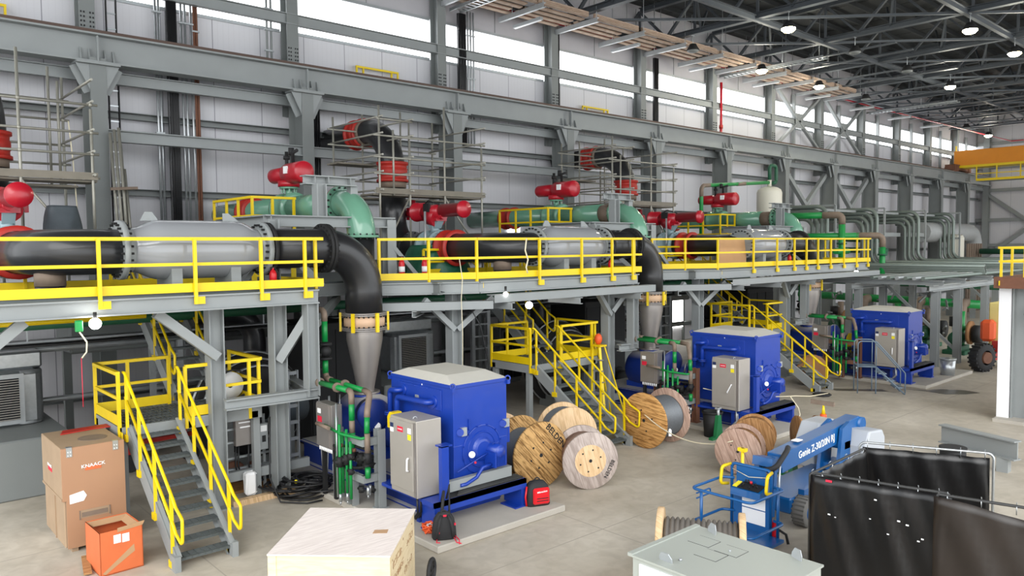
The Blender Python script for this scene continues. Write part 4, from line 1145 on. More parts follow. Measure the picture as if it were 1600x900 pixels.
    cols = [(7.1, 15.55, 0), (1.2, 15.6, 0)] if k != 0 else [(5.78, 15.55, 0), (7.14, 15.58, 0)]
    for (x, y, z) in cols + [(7.1, 21.8, 0), (1.2, 21.8, 0)]:
        MB().ib((x, y, z), (x, y, zg - .14), .3, .3, .02, .025, up=(1, 0, 0)).box(x - .22, y - .22, 0, x + .22, y + .22, .03).build('column', GREY, pf)
    MB().ib((7.62, 15.0, 2.15), (7.62, 15.0, zg - .14), .26, .26, .02, .02, up=(1, 0, 0)).build('hung_column', GREY, pf)
    xa = cols[0][0]
    MB().ib((xa, 15.1, 2.2), (7.75, 15.0, 2.2), .22, .2).ib((7.62, 15.0, 2.2), (8.1, 17.5, 2.2), .22, .2).build('low_beam', GREY, pf)
    mb = MB()
    if k == 0:
        mb.bar((5.74, 15.3, 3.15), (4.6, 15.3, 4.1), .18, .18); mb.bar((7.14, 15.5, 2.9), (7.6, 15.1, 3.85), .18, .18)
        mb.bar((1.2, 15.3, 3.0), (2.45, 15.2, 4.1), .18, .18)
    else:
        mb.bar((7.05, 15.4, 3.2), (6.2, 15.2, 4.0), .14, .14); mb.bar((7.15, 15.4, 3.3), (7.7, 15.2, 4.0), .14, .14)
        mb.bar((1.15, 15.5, 3.2), (.3, 15.6, 4.0), .14, .14); mb.bar((1.25, 15.5, 3.2), (2.1, 15.1, 4.0), .14, .14)
    mb.bar((7.8, 15.4, 3.5), (9.6, 17.4, 4.05), .16, .16)
    mb.each('knee_brace', GREY, pf)
    # ---- stairs and landing
    dx = (0, -.08, .6)[k]
    zl = 1.96
    ld = thing('stair_landing', (5.3 + dx, 16.4, 0), 'yellow railed stair landing halfway up to ' + P, 'landing', 'stair landings')
    x0, x1 = 3.98 + dx, 6.75 + dx
    grating(x0, 15.6, x1, 17.3, zl, ld)
    mb = MB()
    for (a, b) in (((x0, 15.6), (x1, 15.6)), ((x1, 15.6), (x1, 17.3)), ((x1, 17.3), (x0, 17.3)), ((x0, 17.3), (x0, 15.6))):
        mb.chan((a[0], a[1], zl - .12), (b[0], b[1], zl - .12), .22, .08, .02, -1)
    mb.build('frame', GREY, ld)
    rail_run([(x0, 15.62, zl), (x0, 17.3, zl), (5.42 + dx, 17.3, zl)], [(x0, 15.62, zl, -1, 0), (x0, 17.3, zl, -1, 0), (4.6 + dx, 17.3, zl, 0, 1), (5.42 + dx, 17.3, zl, 0, 1)], ld, rw=.08, kick=.2)
    rail_run([(5.2 + dx, 15.6, zl), (x1, 15.6, zl), (x1, 17.3, zl)], [(5.2 + dx, 15.6, zl, 0, -1), (6.5 + dx, 15.6, zl, 0, -1), (x1, 15.7, zl, 1, 0), (x1, 17.3, zl, 1, 0)], ld, rw=.08, kick=.2)
    mb = MB()
    for x in (x0 + .08, x1 - .08):
        for y in (15.75, 17.2): mb.bar((x, y, 0), (x, y, zl - .2), .14)
    mb.each('leg', GREY, ld)
    s1 = thing('staircase', (4.5 + dx, 14.3, 0), 'lower stairs from the floor towards ' + P, 'staircase', 'lower staircases')
    stair(s1, 4.08 + dx, 5.04 + dx, 12.98, 0, 15.6, zl, 10)
    s2 = thing('staircase', (5.95 + dx, 18.8, zl), 'upper stairs rising from the landing to ' + P, 'staircase', 'upper staircases')
    stair(s2, 5.5 + dx, 6.45 + dx, 17.32, zl, 20.4, ZD, 11, loop=False)
    # ---- scaffold round the suction drop
    sc = thing('scaffold', (XV, 21.5, ZD), 'tube scaffold with plank decks round the suction pipe, ' + P, 'scaffold', 'tube scaffolds')
    xs_ = (.9, 1.9, 3.3, 4.75) if k == 0 else (1.9, 3.0, 4.35, 5.9); ys_ = (20.1, 22.9)
    for i, x in enumerate(xs_):
        for j, y in enumerate(ys_):
            top = 9.8 if (i + j) % 2 == 0 else 8.6
            if i == 0: top = 9.6
            MB().tube([(x, y, ZD), (x, y, top)], .034, 8).build('standard', SCAF, sc)
    for (x, y, top) in ((4.4, 22.7, 10.0), (4.55, 22.4, 9.6), (2.4, 20.1, 8.9)):
        MB().tube([(x, y, 6.9), (x, y, top)], .034, 8).build('standard', SCAF, sc)
    for z in (7.0, 7.55, 8.05, 8.7, 9.2):
        for y in ys_:
            xa = xs_[0] - .2; xb = xs_[-1] + .15
            if z > 9 and y < 21: xa = xs_[0] - .1; xb = xs_[1] + .1
            MB().tube([(xa, y, z), (xb, y, z)], .03, 8).build('ledger', SCAF, sc)
        for x in (xs_[0], xs_[1], xs_[3]):
            MB().tube([(x, ys_[0] - .2, z + .06), (x, ys_[1] + .2, z + .06)], .03, 8).build('transom', SCAF, sc)
    mb = MB()
    for x in (xs_[0], xs_[1], xs_[2], xs_[3]):
        for z in (7.0, 7.55, 8.05, 8.7):
            for y in ys_: mb.sphere((x, y, z), .055, 6, 4)
    mb.build('coupler', SCAF, sc)['kind'] = 'stuff'
    MB().tube([(xs_[0], 20.1, 5.0), (xs_[1], 20.1, 6.9)], .03, 8).tube([(xs_[2], 20.1, 6.9), (xs_[3], 20.1, 5.0)], .03, 8).each('brace', SCAF, sc)
    for j in range(3):
        y = 20.15 + j * .26
        MB().box(xs_[0] - .2, y, 6.9, xs_[3] + .1, y + .23, 6.95).build('plank', PLK, sc)
    for j in range(3):
        y = 22.0 + j * .26
        MB().box(xs_[0] - .2, y, 6.9, xs_[3] + .1, y + .23, 6.95).build('plank', PLK, sc)
    MB().box(xs_[0] - .15, 20.05, 6.95, xs_[3] + .1, 20.08, 7.12).build('toe_board', PLK, sc)
    for j in range(3):
        y = 22.05 + j * .26
        MB().box(xs_[0] - .3, y, 8.0, xs_[1] + .1, y + .23, 8.05).build('plank', PLK, sc)
    OFF = V(0, 0, 0)


for k in range(3): unit(k)
# ---------------------------------------------------------------- things on the floor
def at(x, y, z=0, rz=0, rx=0):
    return Matrix.Translation((x, y, z)) @ Matrix.Rotation(rz, 4, 'Z') @ Matrix.Rotation(rx, 4, 'X')


def heading(dx, dy):
    """turn so that local +Y points along (dx, dy)"""
    return math.atan2(-dx, dy)


def reel(x, y, r, L, ax, lb, face, drum=.6, cable=None, back=None, t=.06, lag=None, center_patch=None, holes=6, tilt=0, stamp=None, ripple=.028, pitch=.045, dz=0, rot=0, group='cable reels'):
    """wooden cable reel; front disc centre at (x, y), axis runs back along ax"""
    global XF
    XF = at(x, y, r + dz, heading(*ax), tilt)
    o = thing('cable_reel', (0, 0, -r), lb, 'cable reel', group)
    for i, (ya, m) in enumerate(((0, face), (L, back or face))):
        d = MB(); n = 40
        d.lathe((0, ya - (t if i == 0 else 0), 0), (0, 1, 0), [(0, .03), (0, r - .01), (.01, r), (t - .01, r), (t, r - .01), (t, .03)], n)
        fl = d.build('flange', m, o)
        if i == 0:
            h = MB()
            for k in range(holes):
                a = 2 * PI * k / holes + .3 + rot
                h.cyl((math.cos(a) * r * .38, -t - .004, math.sin(a) * r * .38), (math.cos(a) * r * .38, -t + .001, math.sin(a) * r * .38), r * .032, n=12)
            h.cyl((0, -t - .005, 0), (0, -t + .001, 0), r * .06, n=14)
            h.build('bolt_hole', DARK, fl)
            if center_patch:
                MB().cyl((0, -t - .003, 0), (0, -t + .001, 0), r * .56, n=32).build('inner_boards', center_patch, fl)
            if stamp:
                (word, ang, rad, size) = stamp
                c = V(math.cos(ang) * rad, -t - .006, math.sin(ang) * rad)
                text(word, c, size, frame((-math.sin(ang) * -1, 0, math.cos(ang) * -1), (math.cos(ang), 0, math.sin(ang))), DARK, fl)
    if lag: MB().cyl((0, .01, 0), (0, L - .01, 0), lag[0], n=26).build('lagging', lag[1], o)
    elif cable:
        m = MB(); N = int(L / pitch)
        prof = []
        for k in range(N + 1):
            yy = .01 + (L - .02) * k / N
            prof += [(min(L - .01, yy + q * (L - .02) / N / 4), drum * r + ripple * math.sin(PI * q / 4)) for q in range(4)]
        m.lathe((0, 0, 0), (0, 1, 0), prof, 32); m.build('wound_cable', cable, o)
    else: MB().cyl((0, .0, 0), (0, L, 0), drum * r, n=26).build('drum', BRN, o)
    XF = None
    return o


reel(11.47, 12.0, .735, .75, (.12, .99), 'large orange brown reel with hatched boards and black stencilled lettering behind the red backpack', WOODH, cable=CABW, stamp=('BELDEN', .74, .55, .2), holes=6)
reel(12.22, 11.2, .63, .62, (.5, .87), 'grey weathered reel with pale round centre standing in front of the others', WOODG, lag=(.5, WOODR), center_patch=WOODP, stamp=('BELDEN', -.45, .47, .12))
reel(13.45, 12.95, .68, .62, (.42, .9), 'pale new wooden reel with one visible hole, behind the grey weathered reel', WOODP, cable=CABW, drum=.8, holes=1)
reel(11.65, 13.6, .7, .35, (.2, .98), 'pale reel half hidden between the blue motor and the hatched reel', WOODP, cable=CABW, holes=0)
reel(15.78, 12.5, .73, .92, (1, .0), 'reel of grey wire rope with a streaked orange wooden front disc', WOODH2, cable=CABW, drum=.72, back=WOODR, holes=4)
reel(15.45, 9.55, .53, .5, (.93, .36), 'weathered rosy reel on green jack stands beyond the blue basket', WOODR, drum=.75, dz=.02, holes=3, lag=(.44, WOODB))
reel(16.75, 9.95, .52, .45, (.9, .42), 'brown slatted reel just behind the weathered rosy reel', WOODB, drum=.7, lag=(.46, WOODB), holes=0, dz=.02)
reel(17.9, 9.35, .5, .42, (.75, -.66), 'brown reel with a white tag between the boom arm and the pump skid', WOODB, drum=.7, holes=2, dz=.02)
reel(27.2, 13.75, .55, .55, (.9, .4), 'small tan reel with a blue band behind the stairs next to the rolling steps', BRN, cable=SKYB, drum=.8, holes=0)
# the reel nearest the camera
reel(9.55, 7.2, .6, 1.12, (.55, -.84), 'reel of thick grey corrugated hose right behind the pale grey cabinet', WOODP, cable=HOSE, drum=.7, t=.1, holes=3, ripple=.05, pitch=.075)
# jack stands
def jack(x, y, z, lb, w=.7):
    o = thing('reel_jack', (x, y, 0), lb, 'jack stand', 'green reel jacks')
    MB().box(x - w / 2, y - .06, 0, x + w / 2, y + .06, .07).box(x - .06, y - .35, 0, x + .06, y + .35, .06).build('base', GREENS, o)
    MB().prism([(-.16, 0), (.16, 0), (.06, z * .7), (-.06, z * .7)], (x, y - .05, .05), (1, 0, 0), (0, 0, 1), (0, 1, 0), .1).build('body', GREENS, o)
    MB().cyl((x, y, z * .6), (x, y, z), .04, n=10).box(x - .09, y - .05, z - .04, x + .09, y + .05, z).build('screw', GREYL, o)
jack(18.0, 11.75, .85, 'green reel jack with white sticker beside the black waste bin')
jack(15.4, 8.95, .5, 'green reel jack under the left side of the rosy reel')
jack(16.2, 8.6, .55, 'green reel jack on the floor under the blue boom')
jack(19.3, 11.2, .6, 'green reel jack beneath the middle stainless cabinet')

# tan jobsite storage box
b = thing('jobsite_storage_box', (2.87, 15, 0), 'tall dusty tan steel storage box beside the nearest stairs', 'storage box')
MB().cbox(2.87, 15.03, .95, 3.88, 16.6, 1.86, .012).cbox(2.9, 15.05, .09, 3.88, 16.6, .95, .012).build('cabinet_body', TAND, b)
d = MB().box(2.875, 15.0, .93, 3.885, 15.03, 1.86).box(2.93, 15.0, .08, 3.885, 15.03, .93).build('front_door', TAN, b)
for x in (3.0, 3.74):
    h = MB().box(x - .045, 14.99, 1.7, x + .045, 15.0, 1.83).box(x - .045, 14.99, 1.83, x + .045, 15.08, 1.87).build('hinge', GALV, d)
    mb = MB()
    for (a, c) in ((-.02, 1.73), (.02, 1.73), (-.02, 1.79), (.02, 1.79)): mb.cyl((x + a, 14.982, c), (x + a, 14.99, c), .01, n=6)
    mb.build('rivet', PAPER, h)
lg = MB().box(3.24, 14.993, 1.42, 3.5, 15.0, 1.5).build('orange_logo_plate', ORG, d)
text('KNAACK', (3.37, 14.99, 1.5), .085, frame((1, 0, .04), (0, 0, 1)), PAPER, lg, sx=1.1)
MB().prism([(0, 0), (.22, .02), (.27, .11), (.22, .2), (0, .16)], (2.98, 14.995, .87), (1, 0, 0), (0, 0, 1), (0, -1, 0), .004).build('white_label', PAPER, d)
MB().box(3.12, 14.992, .58, 3.62, 15.0, .72).build('latch_frame', TAND, d); MB().box(3.16, 14.988, .6, 3.58, 14.993, .68).box(3.12, 14.985, .56, 3.14, 14.993, .72).box(3.6, 14.985, .56, 3.62, 14.993, .72).build('latch_recess', RUST, d)
lg = MB().box(2.863, 15.75, 1.3, 2.87, 16.05, 1.38).build('orange_logo_plate', PINK, b)
text('KNAACK', (2.86, 15.9, 1.4), .075, frame((0, -1, 0), (0, 0, 1)), PAPER, lg, sx=1.1)
MB().box(2.86, 15.03, .93, 2.88, 16.6, .97).box(2.88, 15.7, .1, 2.9, 15.73, .93).build('seam', TAND, b)
MB().cyl((3.5, 15.55, 1.86), (3.5, 15.55, 1.868), .24, n=24).build('lid_mark', RUST, b)
MB().box(3.0, 15.05, 0, 3.1, 16.5, .1).box(3.68, 15.05, 0, 3.78, 16.5, .1).build('skid_foot', TAND, b)
tag(MB().prism([(0, 0), (.6, .1), (.95, .05), (.9, .35), (.1, .3)], (3.1, 16.15, 1.865), (1, 0, 0), (0, 1, 0), (0, 0, 1), .02).build('red_plastic_sheet', REDC), 'scrap of red sheeting lying on top of the tan storage box', 'sheet')

# open orange carton
XF = at(3.42, 13.55, 0, .04)
c = thing('orange_carton', (0, 0, 0), 'open orange cardboard carton on the floor in front of the tan storage box', 'carton')
mb = MB(); w, dp, h, t = .33, .78, .72, .012
mb.box(-w, 0, 0, w, t, h).box(-w, dp - t, 0, w, dp, h).box(-w, 0, 0, -w + t, dp, h).box(w - t, 0, 0, w, dp, h).box(-w, 0, 0, w, dp, .02)
mb.build('box_body', ORG, c)
MB().box(-w + .02, .02, h - .3, w - .02, dp - .02, h - .29).build('carton_lining', CART, c)
MB().prism([(0, 0), (dp - .02, 0), (dp - .12, .14), (.1, .14)], (w - .02, .01, h - .02), (0, 1, 0), (-.85, 0, -.35), (0, 0, 1), .01).prism([(0, 0), (2 * w - .04, 0), (2 * w - .1, .16), (.06, .16)], (-w + .02, dp - .02, h - .02), (1, 0, 0), (0, -.9, -.3), (0, 0, 1), .01).each('inner_flap', CART, c)
MB().prism([(-.06, 0), (.33, .03), (.36, .1), (-.06, .07)], (0, -.01, h - .04), (1, 0, 0), (0, -.15, 1), (0, 1, 0), .01).prism([(0, 0), (dp, 0), (dp - .1, .1), (.08, .1)], (-w, 0, h), (0, 1, 0), (.3, 0, -.9), (1, 0, 0), .01).build('flap', CART, c)
MB().box(-.12, -.003, .5, -.01, 0, .64).box(.01, -.003, .49, .12, 0, .63).build('paper_label', PAPER, c)
MB().prism([(-.3, .05), (-.26, .02), (.2, .3), (.19, .42)], (0, -.003, 0), (1, 0, 0), (0, 0, 1), (0, 1, 0), .003).build('torn_tape', CART, c)
XF = None
tag(MB().bar((2.95, 13.75, .04), (3.08, 14.5, .07), .12, .03).build('wood_scrap', WOODB), 'splintered wood scrap between the tan box and the orange carton', 'wood scrap')

# plywood crate in the foreground, turned
XF = at(4.16, 9.51, 0, math.radians(-45))
c = thing('plywood_crate', (0, 0, 0), 'large pale plywood crate at the bottom of the view', 'crate')
MB().cbox(-.0, .0, .08, 1.6, 1.76, 1.28, .008).build('box_body', CRATES, c)
MB().box(-.02, -.02, 1.28, 1.62, 1.78, 1.3).build('lid', CRATE, c)
mb = MB()
for x in (-.012, 1.5): mb.box(x, -.014, .08, x + .11, .0, 1.28)
mb.build('edge_batten', CRATES, c)
for x in (.1, .75, 1.4): MB().box(x, .05, 0, x + .1, 1.7, .08).build('skid_runner', CRATES, c)
MB().prism([(0, 0), (.2, .02), (.19, .16), (.0, .13)], (1.2, .75, 1.3), (1, 0, 0), (0, 1, 0), (0, 0, 1), .003).build('paper_tag', CART, c)
mb = MB(); random.seed(3)
for (ya, za, n, sz) in ((.2, 1.02, 9, .11), (.25, .82, 12, .09), (.95, .62, 8, .12), (.3, .45, 11, .1), (1.15, .95, 6, .13)):
    for j in range(n):
        y = ya + j * sz * .62
        for q in range(3):
            u0, v0 = random.uniform(0, .5) * sz, random.uniform(0, 1) * sz
            if random.random() < .5: mb.box(1.6, y + u0, za, 1.602, y + u0 + .012, za + sz * random.uniform(.5, 1))
            else: mb.box(1.6, y, za + v0, 1.602, y + sz * .45, za + v0 + .01)
for (y, z, r_) in ((.2, 1.15, .015), (.9, 1.17, .02), (1.55, 1.15, .015), (.5, .3, .02)): mb.cyl((1.6, y, z), (1.603, y, z), r_, n=8)
mb.build('stencil_mark', BRN, c)
XF = None
k = thing('hand_truck', (6.75, 9.1, 0), 'black wheel of a hand truck peeking out beside the plywood crate', 'hand truck')
MB().tube([V(6.5, 9.14, .5) + V(math.cos(t * PI / 8) * .13, math.cos(t * PI / 8) * .1, math.sin(t * PI / 8) * .17) for t in range(16)], .03, 8, True).build('tyre', RUB, k)
MB().bar((6.37, 9.04, .5), (6.63, 9.24, .5), .03).bar((6.5, 9.14, .0), (6.5, 9.14, .66), .03).build('frame', BLKM, k)

# backpacks
XF = at(7.98, 10.82, .13, -.5)
p = thing('backpack', (0, 0, 0), 'black backpack with red straps standing on the near corner of the pad', 'backpack')
mb = MB(); rings = []
for (z, w, d) in ((0, .2, .11), (.03, .22, .13), (.2, .21, .13), (.36, .18, .11), (.46, .11, .07), (.49, .03, .02)):
    rings.append([(w * math.copysign(abs(math.cos(a)) ** .6, math.cos(a)), d * math.copysign(abs(math.sin(a)) ** .6, math.sin(a)), z) for a in [2 * PI * j / 20 for j in range(20)]])
F = [(i * 20 + j, i * 20 + (j + 1) % 20, (i + 1) * 20 + (j + 1) % 20, (i + 1) * 20 + j) for i in range(5) for j in range(20)] + [tuple(range(20))[::-1], tuple(range(100, 120))]
mb.add([q for r_ in rings for q in r_], F, True); mb.build('pack', RUB, p)
for s in (-1, 1):
    MB().tube([(s * .06, -.1, .44), (s * .1, -.17, .36), (s * .13, -.18, .2), (s * .15, -.13, .05)], .028, 8).build('strap', RUB, p)
MB().tube([(.17, -.12, .08), (.24, -.2, .02), (.22, -.34, .0)], .01, 6).tube([(.15, -.12, .07), (.18, -.28, .01), (.26, -.33, 0)], .01, 6).tube([(-.14, -.12, .05), (-.16, -.2, .0), (-.1, -.22, 0)], .012, 6).box(-.16, -.16, .14, -.1, -.15, .17).box(-.03, -.13, .43, .03, -.12, .46).box(.17, -.1, .25, .2, -.08, .29).build('red_strap_end', PINK, p)
MB().tube(arc((0, -.02, .46), (1, 0, 0), (0, 0, 1), .05, 8, 0, 180), .012, 6).build('grab_handle', RUB, p)
XF = at(10.42, 10.98, .13, -.38)
p = thing('backpack', (0, 0, 0), 'red and black tool backpack standing at the far end of the same pad', 'backpack')
mb = MB(); rings = []
for (z, w, d) in ((0, .24, .13), (.03, .25, .15), (.25, .24, .15), (.4, .21, .13), (.47, .15, .09), (.5, .04, .03)):
    rings.append([(w * math.copysign(abs(math.cos(a)) ** .5, math.cos(a)), d * math.copysign(abs(math.sin(a)) ** .5, math.sin(a)), z) for a in [2 * PI * j / 20 for j in range(20)]])
mb.add([q for r_ in rings for q in r_], F, True); mb.build('pack', RUB, p)
pk = MB().cbox(-.15, -.2, .05, .2, -.13, .38, .03).build('red_pocket', FIRE, p)
MB().box(-.08, -.206, .17, .16, -.2, .185).box(-.08, -.206, .12, .16, -.2, .135).build('black_slot', DARK, pk)
text('Milwaukee', (.03, -.206, .31), .05, frame((1, 0, .1), (0, 0, 1)), PAPER, pk)
MB().tube([(-.24, -.05, .4), (-.28, -.08, .2), (-.26, -.08, .02)], .02, 6).build('red_strap', FIRE, p)
MB().tube(arc((0, .0, .48), (1, 0, 0), (0, 0, 1), .06, 8, 0, 180), .014, 6).build('grab_handle', RUB, p)
XF = None
o = thing('orange_sling', (7.95, 11.2, .13), 'bunched orange and white sling beside the black backpack', 'sling')
random.seed(5); pts = []
for j in range(70): a = j * .8; pts.append((7.95 + math.cos(a) * (.06 + .1 * random.random()), 11.2 + math.sin(a) * (.06 + .1 * random.random()), .16 + .14 * random.random()))
MB().tube(pts, .018, 6).build('webbing', TRAC, o)
MB().tube([(q[0] + .01, q[1] - .02, q[2] + .01) for q in pts[::6]], .012, 6).build('white_edge', PAPER, o)
o = thing('lifting_hook', (8.2, 11.0, .6), 'dark rigging straps with a hook hanging off the near corner of the blue skid', 'rigging')
MB().tube([(8.1, 11.03, .72), (8.1, 10.98, .9), (8.05, 10.96, .6), (8.0, 10.98, .3)], .03, 8).tube([(8.2, 11.03, .74), (8.22, 10.97, 1.0), (8.2, 10.95, .5), (8.22, 10.97, .3)], .02, 8).build('strap', RUB, o)
MB().tube(arc((8.21, 10.95, .28), (1, 0, 0), (0, 0, 1), .06, 10, -160, 120), .018, 6).build('orange_hook', TRAC, o)

# heap of black cable
random.seed(11)
o = thing('cable_heap', (7.5, 15.1, 0), 'heap of coiled black cable on the floor below the hung corner column', 'cable heap', None)
for j in range(12):
    cx, cy = 7.55 + random.uniform(-.3, .35), 15.2 + random.uniform(-.45, .45); R = random.uniform(.3, .6); pts = []
    for t in range(56):
        a = t / 22 * 2 * PI
        pts.append((cx + math.cos(a) * R * (1 + .1 * math.sin(t * .7 + j)), cy + math.sin(a) * R * (1 + .1 * math.cos(t * .5 + j)), .03 + .022 * j + .05 * (1 + math.sin(t * .31 + j))))
    MB().tube(pts, .02, 6).build('cable_coil', CAB, o)
mb = MB().tube([(6.75, 15.2, 1.8), (6.72, 15.2, .5), (6.8, 14.9, .05), (7.2, 14.5, .03), (7.5, 14.4, .05)], .018, 6).build('loose_end', CAB, o)
MB().sphere((7.25, 15.1, .34), .04).build('yellow_tag', DECY, o)
# waste bins
def bin_(x, y, r, h, m, lb, name, rim):
    o = thing(name, (x, y, 0), lb, 'bin')
    MB().lathe((x, y, 0), (0, 0, 1), [(0, .01), (0, r * .82), (h, r), (h, r - .02), (.05, r * .8), (.05, .01)], 26).build('bucket', m, o)
    MB().lathe((x, y, h - .05), (0, 0, 1), [(0, r), (0, r + .02), (.05, r + .02), (.05, r - .02)], 26).build('rim', rim, o)
    MB().tube(arc((x + r, y, h * .75), (0, 1, 0), (1, 0, 0), .05, 6, 0, 180), .012, 6).build('handle', rim, o)
bin_(18.1, 12.0, .27, .7, BLKM, 'black plastic waste bin in front of the middle seal water stand', 'waste_bin', BLKM)
bin_(32.55, 10.9, .29, .78, GALV, 'galvanised steel bin at the end of the farthest pad', 'galvanised_bin', GALV)
# yellow stepladder
o = thing('stepladder', (17.2, 15.3, 0), 'yellow A-frame stepladder standing behind the middle platform column', 'stepladder')
top = V(17.15, 15.35, 2.3)
for s in (-1, 1):
    MB().bar((16.75, 15.0 + s * .28, 0), top + V(-.1, s * .14, 0), .07, .03).build('front_rail', YEL, o)
    MB().bar((17.9, 15.2 + s * .3, 0), top + V(.1, s * .14, 0), .06, .03).build('rear_rail', YEL, o)
for j in range(1, 7):
    f = j / 7.2; c = V(16.75, 15.0, 0).lerp(top + V(-.1, -.1, 0), f); MB().box(c.x - .05, c.y - .27 + .13 * f, c.z - .02, c.x + .05, c.y + .27 - .13 * f, c.z + .01).build('step', GALV, o)
MB().box(17.0, 15.15, 2.29, 17.3, 15.55, 2.34).build('top_cap', YEL, o)
MB().sphere((17.2, 15.4, 2.5), .12, sc=(1, 1, 1.4)).build('orange_bag', TRAC, o)
# rolling steps at the far pump
o = thing('rolling_steps', (28.0, 10.9, 0), 'small grey blue rolling stairs with handrails beside the farthest cabinet', 'rolling stairs')
rb = mat('step blue grey', (110, 128, 144), .5, .2)
XF = at(27.0, 11.95, 0, -.95)
for s in (0, .62):
    MB().tube(fillet([(0, s, 0), (0, s, 1.85), (.6, s, 1.85), (1.55, s, .75), (1.55, s, .05)], .12), .02, 8).tube([(.6, s, .95), (.6, s, 1.85)], .018, 8).tube([(.6, s, .95), (1.55, s, .0)], .025, 8).tube([(0, s, .95), (.6, s, .95)], .02, 8).tube([(.6, s, 0), (.6, s, .95)], .02, 8).build('side_frame', rb, o)
MB().box(0, 0, .93, .62, .62, .97).build('platform', rb, o)
for j in range(3): MB().box(.68 + .27 * j, 0, .7 - .24 * j, .95 + .27 * j, .62, .73 - .24 * j).build('step', rb, o)
XF = None
o = tag(MB().prism([(-1.1, .35), (-.4, .25), (.1, .5), (.9, .35), (1.2, -.1), (.6, -.45), (-.1, -.5), (-.5, -.05)], (29.4, 10.0, .001), (.62, -.78, 0), (.78, .62, 0), (0, 0, 1), .004).build('water_puddle', mat('wet concrete', (84, 78, 68), .3)), 'dark water puddle on the floor past the farthest pad', 'puddle')
tag(MB().prism([(-.9, .2), (.9, .25), (1.0, -.2), (-.8, -.25)], (27.6, 12.2, .001), (.62, -.78, 0), (.78, .62, 0), (0, 0, 1), .003).build('water_stain', mat('wet stain', (104, 96, 84), .3)), 'wet stain on the floor beside the farthest pad edge', 'stain')
tag(MB().lathe((25.7, 12.6, 0), (0, 0, 1), [(0, .25), (.05, .32), (.09, .25), (.05, .18), (0, .25)], 20).build('hose_coil', RUB), 'flat coil of black hose left of the farthest stairs foot', 'hose')
tag(MB().cyl((7.35, 7.75, 0), (7.35, 7.75, .003), .1, n=18).build('floor_stain', RUST), 'small round brown stain on the open floor left of the pale cabinet', 'stain')

# beam offcut and post standing behind the screens
o = thing('steel_beam_offcut', (20.4, 6.4, 0), 'grey steel beam offcut standing on the floor behind the black screens', 'steel beam')
MB().ib((20.6, 7.0, .55), (20.0, 5.2, .55), .45, .25, .03, .03).build('beam', GREY, o)
for (x, y) in ((20.5, 6.7), (20.1, 5.5)): MB().box(x - .12, y - .12, 0, x + .12, y + .12, .33).build('support', GREY, o)
o = thing('black_drum', (18.6, 5.9, 0), 'round black lid of a drum just above the back screen rail', 'drum')
MB().cyl((18.5, 6.05, 0), (18.5, 6.05, .72), .26, n=22).build('barrel', BLKM, o); MB().cyl((18.5, 6.05, .72), (18.5, 6.05, .76), .28, n=22).build('lid', RUB, o)

# pale grey electrical cabinet in the foreground
c = thing('electrical_cabinet', (7.7, 5, 0), 'pale grey electrical cabinet with lifting eyes at the bottom edge', 'cabinet')
MB().cbox(7.1, 4.12, 0, 8.44, 5.82, 1.56, .01).build('body', CABG, c)
MB().box(7.06, 4.1, 1.56, 8.46, 5.86, 1.585).box(7.06, 5.79, 1.585, 8.46, 5.86, 1.6).build('roof', CABG, c)
MB().box(7.08, 4.2, .1, 7.1, 5.7, 1.5).build('door', WHITE, c)  # glare on this side put into the colour: white on a grey cabinet
for (x, y, a) in ((7.2, 5.4, 0), (8.36, 5.55, 1), (8.38, 4.4, 1)):
    MB().prism([(-.09, 0), (.09, 0), (.09, .05), (.05, .11), (-.05, .11), (-.09, .05)], (x, y, 1.585), (0, 1, 0) if a == 0 else (.4, .9, 0), (-.25 if a == 0 else .3, 0, 1), (1, 0, 0), .015).build('lifting_eye', GREYL, c)
mb = MB()
for (x, y) in ((7.62, 5.0), (7.9, 4.9), (7.92, 5.3)):
    mb.box(x, y, 1.585, x + .26, y + .3, 1.588)
mb.build('knockout_plate', CABG, c)
mb = MB()
for (x, y) in ((7.62, 5.0), (7.9, 4.9), (7.92, 5.3)):
    mb.box(x - .006, y - .006, 1.583, x + .266, y, 1.587).box(x + .26, y - .006, 1.583, x + .268, y + .3, 1.587).box(x - .006, y, 1.583, x, y + .3, 1.587)
mb.build('plate_seam', DARK, c)
MB().cyl((7.35, 5.3, 1.585), (7.35, 5.3, 1.61), .02, n=8).cyl((8.0, 5.05, 1.585), (8.0, 5.05, 1.61), .015, n=8).each('bolt', GREYL, c)

